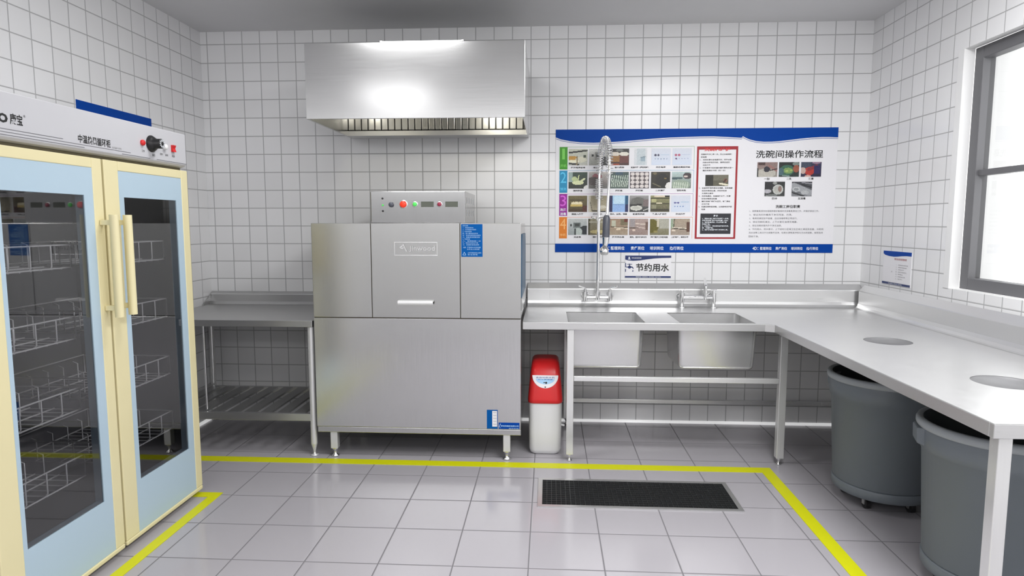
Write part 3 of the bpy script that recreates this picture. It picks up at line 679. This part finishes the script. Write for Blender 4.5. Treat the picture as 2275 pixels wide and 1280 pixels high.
# ------------------------------------------------------------------ printed photographs
def ccol(c): return [lin(q) for q in c]
def photo(x0, x1, z0, z1, pl, off, parent, bg, shapes, noise=14, nu=36, nv=30, seed=1):
    rnd = random.Random(seed); me_v = []; me_f = []; cols = []
    for j in range(nv + 1):
        for i in range(nu + 1): me_v.append(pl(x0 + (x1 - x0) * i / nu, z0 + (z1 - z0) * j / nv, off))
    for j in range(nv):
        for i in range(nu):
            u = (i + .5) / nu; v = (j + .5) / nv
            c = [bg[1][q] * (1 - v) + bg[0][q] * v for q in range(3)]
            for s in shapes:
                k = s[0]
                if k == 'e' and ((u - s[1]) / s[3]) ** 2 + ((v - s[2]) / s[4]) ** 2 < 1: c = list(s[5])
                elif k == 'r' and s[1] <= u <= s[3] and s[2] <= v <= s[4]: c = list(s[5])
                elif k == 'l':
                    dx, dy = s[3] - s[1], s[4] - s[2]; tt = max(0, min(1, ((u - s[1]) * dx + (v - s[2]) * dy) / (dx * dx + dy * dy)))
                    if (u - s[1] - tt * dx) ** 2 + (v - s[2] - tt * dy) ** 2 < s[5] ** 2: c = list(s[6])
            n = rnd.uniform(-noise, noise); c = [max(0, min(255, q + n)) for q in c]
            me_f.append((j * (nu + 1) + i, j * (nu + 1) + i + 1, (j + 1) * (nu + 1) + i + 1, (j + 1) * (nu + 1) + i)); cols.append([lin(q) for q in c] + [1.0])
    b = MB(); b.add(me_v, me_f); ob = b.build('photo', M['photo'], parent)
    ca = ob.data.color_attributes.new('Col', 'FLOAT_COLOR', 'CORNER')
    for p in ob.data.polygons:
        for li in p.loop_indices: ca.data[li].color = cols[p.index]
    return ob

# ------------------------------------------------------------------ big poster on the back wall
po = thing('process_poster', 'large white and blue operating procedure poster on the back wall above the sinks', 'poster', (3.267, 0, 1.155))
WB = back(0.0)
PX0, PX1, PZ0, PZ1 = 2.3665, 4.165, 1.155, 1.955
MB().box(PX0, PX1, -.004, -.0005, PZ0, PZ1).build('poster_sheet', M['paper'], po)
wv = [(2.3665, 1.897), (2.40, 1.884), (2.461, 1.872), (2.53, 1.864), (2.612, 1.861), (2.70, 1.863), (2.804, 1.869), (2.90, 1.877), (3.007, 1.885), (3.10, 1.891), (3.21, 1.894), (3.30, 1.896), (3.384, 1.896), (3.48, 1.891), (3.56, 1.886), (3.568, 1.896), (3.590, 1.884), (3.612, 1.875), (3.65, 1.865), (3.70, 1.860), (3.75, 1.860), (3.799, 1.863), (3.87, 1.871), (3.931, 1.878), (4.0, 1.884), (4.062, 1.887), (4.11, 1.887), (4.165, 1.884)]
MB().poly([(u, v + .008) for u, v in wv] + [(PX1, PZ1), (PX0, PZ1)], WB, .0048).build('header_band', M['blue'], po)
b = MB()
for i in range(len(wv) - 1): b.poly([(wv[i][0], wv[i][1] - .0015), (wv[i + 1][0], wv[i + 1][1] - .0015), (wv[i + 1][0], wv[i + 1][1] + .0015), (wv[i][0], wv[i][1] + .0015)], WB, .0048)
b.build('wave_line', M['blue'], po)
MB().rect(PX0, PX1, PZ0, 1.212, WB, .0048).build('footer_band', M['blue'], po)
b = MB()
for x0, x1, s in ((2.632, 2.688, '4D：'), (2.693, 2.790, '整理到位'), (2.836 - .01, 2.920, '责任到位'), (2.950, 3.045, '培训到位'), (3.08, 3.175, '执行到位')):
    b.text(s, x0 + .04, 1.183, .024, WB, .0055, align='l', width=(x1 - x0) * .95, bold=.015)
for x0, x1, s in ((3.655, 3.692, '4D：'), (3.702, 3.777, '整理到位'), (3.802, 3.876, '责任到位'), (3.901, 3.975, '培训到位'), (3.999, 4.074, '执行到位')):
    b.text(s, x0, 1.183, .020, WB, .0055, align='l', width=x1 - x0, bold=.015)
b.letters('footer_lettering', M['wtext'], po)
tabs = [('1', '开机', 1.842, 1.698, 'tgreen'), ('2', '预洗', 1.690, 1.546, 'tcyan'), ('3', '洗涤\n消毒', 1.538, 1.395, 'tpur'), ('4', '停机', 1.386, 1.246, 'tor')]
caps = [['打开电源总闸', '检查水箱', '准备药剂', '检查机器（是否完好）', '开启电源', '温度达到后开始'], ['清除残渣', '分类摆放', '摆放盘', '摆放碗', '二次清理', '预洗冲洗'], ['碗盘入机器', '启动洗涤', '洗涤、漂洗、消毒', '检查洗净度', '餐具入柜存放', '开关机器'], ['关总闸', '清理滤网', '打开排水阀', '清洗、擦拭机身内外', '整理清扫工作区地面', '上报完毕、填写记录']]
cx = [2.452, 2.584, 2.7205, 2.8525, 2.9885, 3.1230]; rz = [1.830, 1.680, 1.527, 1.376]
G = lambda v: (v, v, v)
CARD = ((214, 218, 228), (212, 222, 238))
def dots(n, m, c, rx, ry, x0=.1, x1=.9, y0=.1, y1=.9): return [('e', x0 + (x1 - x0) * i / (n - 1), y0 + (y1 - y0) * j / max(m - 1, 1), rx, ry, c) for i in range(n) for j in range(m)]
def arcs(y, n, c): return [('l', .1 + .8 * i / n, y - .16, .14 + .8 * i / n, y + .16, .022, c) for i in range(n + 1)]
P_ = [
 [((195, 198, 180), (190, 190, 180), [('l', 0, .77, .95, .9, .05, (15, 15, 12)), ('e', .2, .45, .25, .13, (190, 140, 40)), ('e', .65, .35, .3, .17, (215, 212, 190)), ('e', .25, .25, .3, .08, (240, 235, 205)), ('l', 0, .12, .5, .06, .05, (15, 15, 10)), ('l', .43, .05, .45, .55, .03, (120, 100, 60)), ('e', .85, .55, .08, .1, (60, 70, 50))]),
  ((205, 205, 200), (150, 150, 142), [('r', .3, .35, .7, .8, (140, 140, 135)), ('r', .13, .52, .24, .66, (30, 32, 30)), ('r', .4, .5, .52, .68, (40, 44, 40)), ('e', .85, .2, .3, .35, (30, 32, 32))]),
  ((20, 22, 24), (70, 30, 20), [('e', .27, .68, .24, .13, (215, 205, 190)), ('e', .74, .68, .25, .13, (225, 222, 208)), ('r', .04, .2, .5, .6, (150, 105, 45)), ('r', .5, .15, .97, .6, (98, 42, 34)), ('e', .27, .65, .22, .1, (220, 212, 198)), ('e', .74, .66, .23, .11, (228, 224, 210)), ('r', .0, 0, .5, .1, (150, 60, 25)), ('e', .5, .9, .2, .07, (110, 115, 110))]),
  ((218, 220, 222), (212, 218, 222), [('r', .2, .0, .85, 1, (196, 206, 210)), ('r', .5, .25, .85, .45, (150, 170, 182)), ('l', .5, .45, .85, .52, .03, (120, 140, 150))]),
  (CARD[0], CARD[1], [('e', .2, .6, .07, .06, (50, 50, 80)), ('e', .36, .6, .07, .06, (50, 50, 80))] + dots(5, 1, (120, 140, 170), .035, .035, .2, .8, .38, .38) + [('l', .5, .62, .9, .62, .02, (180, 200, 220))]),
  (CARD[0], CARD[1], [('e', .18, .6, .07, .06, (180, 80, 110)), ('e', .34, .6, .07, .06, (180, 80, 110)), ('e', .2, .38, .05, .05, (90, 50, 110))] + dots(4, 1, (140, 150, 190), .03, .03, .35, .8, .38, .38) + [('l', .5, .62, .9, .62, .02, (190, 200, 220))])],
 [((40, 66, 52), (36, 40, 32), [('r', 0, .4, .22, 1, (150, 170, 165)), ('e', .5, .36, .3, .13, (222, 228, 180)), ('e', .32, .58, .15, .15, (190, 205, 150)), ('l', .6, .4, .85, .6, .05, (220, 226, 180)), ('l', .5, .5, .55, .82, .03, (210, 220, 160)), ('e', .95, .05, .14, .14, (235, 235, 230))]),
  ((190, 184, 178), (95, 88, 84), [('e', .45, .75, .25, .18, (150, 100, 105)), ('e', .25, .45, .35, .25, (80, 72, 70)), ('r', 0, 0, 1, .2, (110, 108, 104))]),
  ((60, 80, 78), (84, 100, 92), arcs(.62, 7, (190, 205, 190)) + arcs(.28, 8, (200, 212, 196)) + [('r', .3, .85, .7, 1, (50, 78, 96))]),
  ((88, 76, 78), (70, 62, 66), dots(4, 4, (222, 214, 210), .105, .11, .14, .88, .13, .87)),
  ((42, 38, 24), (26, 24, 16), [('e', .6, .5, .35, .4, (18, 18, 12)), ('l', .1, .3, .5, .1, .03, (110, 105, 80)), ('e', .98, .12, .22, .25, (232, 230, 225)), ('e', .2, .9, .12, .06, (110, 100, 70)), ('e', .75, .6, .05, .04, (130, 110, 50))]),
  ((186, 206, 204), (110, 120, 110), [('e', .8, .75, .22, .2, (60, 50, 54)), ('l', .05, .6, .5, .62, .06, (50, 78, 84)), ('e', .72, .72, .1, .06, (220, 205, 195)), ('e', .45, .2, .5, .3, (150, 165, 148))] + arcs(.18, 7, (205, 215, 198))[:7])],
 [((112, 100, 60), (72, 60, 30), [('r', .08, .7, .8, .78, (70, 62, 30)), ('e', .27, .52, .12, .1, (238, 226, 186)), ('e', .45, .54, .12, .1, (242, 232, 196)), ('e', .63, .53, .12, .1, (238, 226, 186)), ('r', .1, .35, .75, .46, (205, 180, 100)), ('r', .75, 0, 1, .4, (80, 36, 14)), ('r', 0, 0, .75, .15, (70, 48, 18))]),
  ((150, 142, 116), (186, 176, 150), [('r', 0, 0, .1, 1, (206, 200, 182)), ('l', .2, .08, .9, .03, .03, (30, 26, 20)), ('l', .1, .6, .2, .1, .02, (110, 104, 84)), ('e', .75, .3, .2, .1, (210, 204, 184))]),
  ((150, 196, 230), (150, 186, 236), [('r', 0, 0, .17, 1, (8, 16, 74)), ('r', .82, .45, 1, 1, (18, 84, 120)), ('r', .84, 0, 1, .45, (8, 24, 84)), ('r', .22, .5, .8, .96, (196, 226, 244)), ('r', .3, .05, .8, .42, (150, 184, 232)), ('l', .2, .46, .8, .44, .02, (120, 150, 190))]),
  ((160, 158, 156), (42, 44, 42), [('e', .45, .6, .38, .3, (104, 104, 98)), ('e', .36, .24, .32, .16, (214, 214, 204)), ('e', .36, .24, .22, .09, (190, 190, 180)), ('r', .72, .35, 1, .75, (120, 106, 104)), ('l', .75, .1, 1, .2, .03, (200, 200, 196)), ('l', 0, .4, .6, .45, .05, (30, 30, 28))]),
  ((150, 148, 104), (84, 82, 58), [('r', .2, .9, .75, 1, (220, 205, 180)), ('r', .75, .9, 1, 1, (20, 16, 14)), ('l', 0, .84, 1, .84, .04, (50, 48, 26)), ('r', .05, .6, .3, .8, (180, 178, 128)), ('l', 0, .5, 1, .5, .04, (60, 56, 34)), ('r', .3, .5, .6, .56, (232, 222, 190)), ('r', .05, .2, .3, .42, (140, 138, 110)), ('r', .55, .25, .85, .4, (112, 106, 80)), ('l', 0, .12, 1, .12, .05, (52, 46, 32))]),
  (CARD[0], CARD[1], [('e', .2, .56, .07, .05, (90, 90, 150)), ('e', .36, .56, .07, .05, (90, 90, 150))] + dots(4, 1, (110, 140, 190), .035, .035, .2, .62, .34, .34) + [('l', .5, .6, .9, .6, .02, (180, 200, 220))])],
 [((196, 200, 198), (150, 158, 158), [('r', .28, .45, .68, .75, (110, 118, 116)), ('r', .1, .55, .2, .68, (26, 28, 26)), ('r', .36, .52, .6, .7, (54, 60, 56)), ('e', .9, .3, .3, .28, (30, 36, 42)), ('e', .55, .2, .2, .25, (186, 196, 190)), ('r', .34, 0, .42, .4, (30, 44, 44))]),
  ((166, 160, 136), (120, 110, 80), [('r', 0, 0, .1, 1, (80, 76, 50)), ('e', .5, .2, .4, .12, (196, 182, 130)), ('l', .1, .8, .9, .8, .04, (190, 186, 168))]),
  ((160, 132, 108), (166, 150, 128), [('r', .15, .55, .35, .9, (190, 190, 168)), ('r', .6, .6, 1, .95, (120, 110, 82)), ('r', .8, .8, 1, 1, (104, 40, 24)), ('l', .1, .5, 1, .46, .03, (86, 70, 48)), ('l', .3, .46, 1, .4, .03, (220, 206, 182)), ('e', .5, .35, .12, .06, (222, 204, 178))]),
  ((176, 156, 148), (150, 130, 122), [('r', .05, .5, .3, 1, (158, 150, 150)), ('l', .35, .7, .95, .65, .03, (220, 206, 192)), ('l', 0, .42, .5, .46, .03, (90, 76, 66)), ('l', .4, .5, .9, .4, .03, (206, 190, 180)), ('r', .85, .3, 1, .8, (110, 86, 74)), ('e', .25, .3, .1, .06, (220, 200, 184))]),
  ((176, 172, 152), (120, 116, 88), [('e', .1, .55, .36, .42, (100, 92, 20)), ('r', .5, .4, 1, 1, (174, 172, 158)), ('r', .36, .5, .46, 1, (206, 198, 176)), ('e', .3, .2, .12, .08, (150, 140, 84))]),
  ((172, 156, 136), (164, 150, 136), [('r', .0, .4, .14, 1, (150, 164, 140)), ('l', .1, .42, .85, .34, .03, (60, 46, 32)), ('l', .1, .47, .85, .4, .025, (232, 222, 204)), ('r', .82, .2, 1, .8, (90, 58, 42)), ('e', .15, .28, .1, .06, (226, 212, 194)), ('l', .16, .5, .2, 1, .02, (80, 84, 64))])]]
cp = MB()
for r in range(4):
    nm, word, z1, z0, key = tabs[r]
    tbm = MB().rect(2.392, 2.4445, z0, z1, WB, .0046).build('step_tab', M[key], po); tbm['label'] = 'coloured tab marked ' + nm
    MB().text(nm, 2.418, z1 - .044, .070, WB, .0052, width=.018 if nm == '1' else .038).letters('step_numeral', M[key + '2'], tbm)
    tw = MB()
    for li, q in enumerate(word.split('\n')): tw.text(q, 2.418, z0 + (.024 if '\n' not in word else .040 - li * .027), .019, WB, .0052, width=.040, bold=.02)
    tw.letters('step_lettering', M['wtext'] if r == 2 else M[key + '2'], tbm)
    b = MB(); b.rect(2.3915, 3.263, z1 - .0006, z1 + .0012, WB, .0047).rect(3.2618, 3.2634, z0, z1, WB, .0047); b.build('row_outline', M[key], po)
    for k in range(6):
        bg0, bg1, sh = P_[r][k]; x0, x1 = cx[k], cx[k] + .1235
        if r == 0 and k == 3: x0, x1 = 2.878, 2.960
        photo(x0, x1, rz[r] - .1065, rz[r], WB, .0052, po, (bg0, bg1), sh, 12 if sh and bg0 != CARD[0] else 3, seed=r * 10 + k)
        cp.text(caps[r][k], cx[k] + .061, rz[r] - .1205, .011, WB, .0052, width=min(.112, .0155 * len(caps[r][k])), bold=.03)
cp.letters('caption_lettering', M['blacktext'], po)
rp = MB().box(3.280, 3.541, -.0052, -.0042, 1.245, 1.841).build('red_panel', M['reddk'], po)
MB().rect(3.2925, 3.5285, 1.2555, 1.820, WB, .0056).build('panel_field', M['paper'], rp)
MB().text('洗碗机维护', 3.408, 1.821, .022, WB, .0064, width=.165, bold=.03).letters('panel_heading', M['red'], rp)
b = MB()
ln = ['洗碗机每周保养一次，防止水垢堆积', '故障等', '关闭水源与总电源开关，排净水箱', '内的水和残渣污垢，清理过滤网', '冲洗干净', '使用清洗剂在机器内循环清洗水垢一', '遍后用清水冲洗（约一次）', '', '', '', '', '检查喷臂喷嘴是否有堵塞，如有堵塞', '应及时清洗疏通，并擦拭机身', '外壳和各部件', '关闭电源后，检查线路水管，防漏', '防松动等安全隐患', '重新安装好喷臂与滤网，恢复原状', '方可使用', '机器定期除垢消毒，以免影响洗净度', '效果']
num = {2: '1、', 5: '2、', 11: '3、', 14: '4、', 16: '5、', 18: '6、'}
z = 1.790
for i, s in enumerate(ln):
    zz = 1.790 - i * .0172 if i < 7 else 1.574 - (i - 11) * .0172
    if s: b.text(s, 3.305 if i < 2 else 3.318, zz, .0095, WB, .0064, align='l', width=min(.198, .0122 * len(s)), bold=.02)
    if i in num: b.text(num[i], 3.299, zz, .0095, WB, .0064, align='l', width=.009)
b.letters('panel_lettering', M['blacktext'], rp)
photo(3.338, 3.485, 1.587, 1.659, WB, .0062, rp, ((90, 88, 76), (92, 88, 70)), [('r', 0, 0, .33, 1, (34, 32, 24)), ('r', .33, .5, 1, 1, (112, 108, 92)), ('l', .65, .22, .95, .1, .07, (236, 230, 205)), ('e', .88, .5, .08, .18, (130, 90, 70)), ('l', .8, .35, .9, .6, .04, (60, 44, 34))], 10, 44, 22, 77)
db = MB().rect(3.313, 3.509, 1.277, 1.410, WB, .0060).build('dark_box', M['darkbox'], rp)
b = MB(); b.text('提 示', 3.411, 1.395, .012, WB, .0066, bold=.03)
for i, s in enumerate(['1、更换水或保养机器时请断一次电，', '并将所有阀门处于关闭位置一次水。', '2、定期检查排水，防止残渣堵塞', '影响使用。', '3、水温过低，请勿用钢丝球擦拭机身，', '请、不要撞击。', '4、请按操作规程进行操作和保养。']):
    b.text(s, 3.325, 1.377 - i * .0122, .0085, WB, .0066, align='l', width=min(.172, .0105 * len(s)), bold=.03)
b.letters('box_lettering', M['wtext'], rp)
# right half
b = MB(); b.text('洗碗间操作流程', 3.8655, 1.789, .050, WB, .0052, width=.422, bold=.012)
for s, u, v, w in (('一刮', 3.729, 1.632, .034), ('二洗', 3.869, 1.632, .03), ('三清', 4.007, 1.632, .032), ('四冲', 3.7825, 1.506, .032), ('五消毒', 3.955, 1.506, .048)): b.text(s, u, v, .0145, WB, .0052, width=w, bold=.02)
b.text('洗碗工岗位职责', 3.8695, 1.454, .0205, WB, .0052, width=.155, bold=.02)
b.letters('title_lettering', M['blacktext'], po)
b = MB()
for s, x1, v in (('1、按照餐具清洗标准程序做好餐具的洗涤餐具清洁工作，并做好保洁工作。', 4.068, 1.425), ('2、保证洗好的餐具干净无残渣、污渍。', 3.899, 1.4015), ('3、餐具轻拿轻放不碰撞，自动消毒柜等正常运行。', 3.933, 1.378), ('4、保证洗碗机清洁，上下水管无油渍无堵塞。', 3.934, 1.355), ('5、保证洗碗间室内外干净无油渍。', 3.835, 1.3315), ('6、节约用水，用水意识，上下班时小区域卫生区域之清洁及检查，冷柜明', 4.100, 1.308), ('洗水池等工具归于分类整齐洁净，杜绝水渍残渣冲地与污水的现象，做到及时', 4.099, 1.285), ('回收干净。', 3.692, 1.261)):
    b.text(s, 3.627, v, .0125, WB, .0052, align='l', width=x1 - 3.627)
b.letters('duty_lettering', M['greytext'], po)
for k, (x0, z1, bg, sh) in enumerate([
 (3.666, 1.738, ((136, 110, 106), (150, 146, 136)), [('e', .45, .25, .48, .32, (186, 182, 172)), ('r', 0, 0, .06, .6, (20, 18, 18)), ('r', .05, .8, .4, 1, (70, 48, 46)), ('e', .48, .52, .16, .2, (30, 28, 44)), ('l', .6, .75, .95, .45, .08, (150, 110, 104)), ('l', .65, .45, 1, .55, .04, (60, 40, 40))]),
 (3.803, 1.738, ((12, 16, 14), (18, 40, 36)), [('e', .4, .45, .36, .36, (46, 96, 74)), ('e', .45, .42, .24, .2, (120, 150, 86)), ('e', .4, .4, .08, .07, (170, 190, 110)), ('e', .6, .45, .07, .06, (160, 180, 100)), ('e', .85, .88, .18, .12, (120, 130, 124)), ('e', .85, .55, .15, .25, (150, 80, 56)), ('e', .1, .35, .15, .25, (66, 96, 104)), ('l', .2, .1, .5, .05, .05, (120, 140, 134))]),
 (3.942, 1.738, ((46, 50, 78), (26, 22, 54)), [('r', .0, .6, .5, 1, (58, 66, 84)), ('e', .42, .38, .24, .28, (176, 44, 34)), ('l', .4, .5, .75, .72, .1, (134, 40, 48)), ('e', .1, .42, .14, .22, (196, 170, 160)), ('e', .75, .95, .2, .08, (150, 120, 140)), ('r', .65, .2, .95, .75, (34, 28, 84)), ('e', .35, .04, .16, .08, (210, 170, 160))]),
 (3.718, 1.614, ((34, 36, 36), (52, 54, 54)), [('r', 0, .5, .4, 1, (28, 28, 32)), ('e', .15, .34, .18, .14, (180, 178, 184)), ('e', .66, .46, .26, .34, (196, 198, 194)), ('e', .66, .46, .2, .27, (180, 180, 174)), ('e', .76, .5, .09, .2, (140, 116, 106)), ('l', .1, .06, .6, .1, .05, (120, 124, 122)), ('e', .5, .9, .1, .1, (150, 152, 148))]),
 (3.889, 1.613, ((50, 52, 58), (128, 130, 134)), [('l', .1, .72, .9, .25, .2, (158, 160, 164)), ('e', .23, .48, .2, .17, (186, 188, 190)), ('e', .23, .48, .12, .1, (140, 144, 146)), ('e', .66, .26, .2, .14, (180, 182, 184)), ('l', 0, .28, .6, .02, .04, (24, 24, 28)), ('l', .5, .8, 1, .6, .05, (30, 30, 36)), ('l', .5, .95, 1, .85, .03, (150, 150, 156))])]):
    photo(x0, x0 + .1275, z1 - .0935, z1, WB, .0052, po, bg, sh, 12, seed=100 + k)

# ------------------------------------------------------------------ small sign and notice
sg = thing('save_water_sign', 'small white and navy save-water sign with tap pictogram below the big poster', 'sign', (2.98, 0, .985))
MB().box(2.831, 3.132, -.0035, -.0005, .985, 1.134).build('sign_board', M['paper'], sg)
MB().poly([(2.831, 1.134), (2.831, 1.107), (2.85, 1.102), (2.883, 1.099), (2.93, 1.102), (2.97, 1.108), (3.023, 1.115), (3.07, 1.118), (3.132, 1.1195), (3.132, 1.134)], WB, .004).build('header_band', M['navy'], sg)
MB().rect(2.831, 3.132, .987, .998, WB, .004).build('footer_band', M['navy'], sg)
b = MB(); b.text('学校食堂管理', 2.905, 1.1175, .010, WB, .0046, width=.064)
b.disc(2.857, 1.1205, .005, WB, .0046, 14).rect(2.849, 2.866, 1.108, 1.112, WB, .0046).rect(2.853, 2.862, 1.112, 1.115, WB, .0046)
b.text('整理到位  责任到位  培训到位  执行到位', 2.985, .9925, .0055, WB, .0046, width=.165); b.letters('header_lettering', M['wtext'], sg)
MB().text('节约用水', 3.011, 1.0545, .054, WB, .0042, width=.216, bold=.022).letters('lettering', M['blacktext'], sg)
b = MB()
b.rect(2.8315, 2.837, 1.056, 1.085, WB, .0042).rect(2.8315, 2.837, 1.026, 1.045, WB, .0042).rect(2.837, 2.848, 1.055, 1.060, WB, .0042).rect(2.845, 2.877, 1.074, 1.078, WB, .0042).rect(2.858, 2.863, 1.062, 1.080, WB, .0042)
b.poly([(2.846, 1.057), (2.853, 1.064), (2.860, 1.068), (2.868, 1.064), (2.874, 1.060), (2.874, 1.055), (2.868, 1.050), (2.860, 1.046), (2.853, 1.049)], WB, .0042)
b.poly([(2.872, 1.061), (2.880, 1.060), (2.886, 1.053), (2.887, 1.046), (2.881, 1.046), (2.879, 1.052), (2.872, 1.055)], WB, .0042)
b.poly([(2.883, 1.040), (2.886, 1.032), (2.885, 1.027), (2.882, 1.026), (2.879, 1.028), (2.879, 1.032)], WB, .0042); b.build('tap_pictogram', M['navy'], sg)
nt_ = thing('wall_notice', 'small white notice with blue wavy header on the wall beside the window', 'notice', (W, -.43, .984))
RW = rwall(W)
MB().box(W - .003, W - .0005, -.582, -.279, .984, 1.183).build('notice_sheet', M['paper'], nt_)
MB().poly([(.279, 1.183), (.279, 1.166), (.30, 1.158), (.34, 1.153), (.40, 1.151), (.44, 1.154), (.48, 1.158), (.53, 1.161), (.582, 1.161), (.582, 1.183)], RW, .0036).build('header_band', M['blue'], nt_)
MB().rect(.279, .582, .986, .999, RW, .0036).build('footer_band', M['navy'], nt_)
MB().text('餐饮具清洗管理制度', .47, 1.138, .012, RW, .0036, width=.13).letters('heading', M['reddk'], nt_)
b = MB()
for i, s in enumerate(['一、清洗前先去除残渣', '二、按程序洗刷消毒', '三、洗净后沥干', '四、存放于保洁柜内', '五、保持整洁', '六、定期检查记录', '七、落实到人']): b.text(s, .425, 1.105 - i * .0135, .007, RW, .0036, align='l', width=.0125 * len(s))
b.text('注：', .385, 1.063, .008, RW, .0036, width=.018); b.letters('lettering', M['linegrey'], nt_)
MB().text('4D 整理到位 责任到位 培训到位', .425, .9925, .007, RW, .0042, width=.15).letters('footer_lettering', M['wtext'], nt_)

# ------------------------------------------------------------------ light
def area(name, loc, sx_, sy_, e, col=(1, 1, 1), rot=(0, 0, 0)):
    l = bpy.data.lights.new(name, 'AREA'); l.shape = 'RECTANGLE'; l.size = sx_; l.size_y = sy_; l.energy = e; l.color = col
    o = bpy.data.objects.new(name, l); C.objects.link(o); o.location = loc; o.rotation_euler = rot; return o
for x, y, e, u, v in ((1.42, -1.50, 11, .64, .4), (3.5, -2.0, 19, .75, .35), (.82, -3.75, 4.5, .65, .6), (3.0, -3.8, 14, .75, .35), (3.15, -2.75, 29, .7, .6)): area('ceiling_lamp_and_fill', (x, y, H - .01), u, v, e)  # early ones placed by reflections, last ones added for even light
area('front_fill', (W / 2, YF + .05, 2.16), W - .1, .30, 18, rot=(pi / 2, 0, 0))  # added fill behind the camera, softens the shadow under the hood
for x, e in ((1.13, .7), (1.95, 2.4)):
    p = bpy.data.lights.new('hood_bulb', 'POINT'); p.energy = e; p.color = (1, .95, .80); p.shadow_soft_size = .04
    o = bpy.data.objects.new('hood_bulb', p); C.objects.link(o); o.location = (x, -.42, 2.10)
w = bpy.data.worlds.new('World'); bpy.context.scene.world = w; w.use_nodes = True
bg = w.node_tree.nodes['Background']; bg.inputs[0].default_value = (1.0, 1.0, 0.995, 1); bg.inputs[1].default_value = 1.8

# ------------------------------------------------------------------ camera
cam = bpy.data.cameras.new('Camera'); co = bpy.data.objects.new('Camera', cam); C.objects.link(co)
cam.sensor_fit = 'HORIZONTAL'; cam.sensor_width = 36.0; cam.lens = 36.0 * 1423.16 / 2275.0
co.location = (2.32325, -4.28161, 1.34820); co.rotation_euler = (pi / 2 + math.radians(-5.79615), 0, math.radians(3.2593))
bpy.context.scene.camera = co
sc = bpy.context.scene
sc.view_settings.view_transform = 'Standard'; sc.view_settings.look = 'None'; sc.view_settings.exposure = 0.36
sc.cycles.max_bounces = 10; sc.cycles.diffuse_bounces = 5; sc.cycles.glossy_bounces = 5; sc.cycles.caustics_reflective = False; sc.cycles.caustics_refractive = False
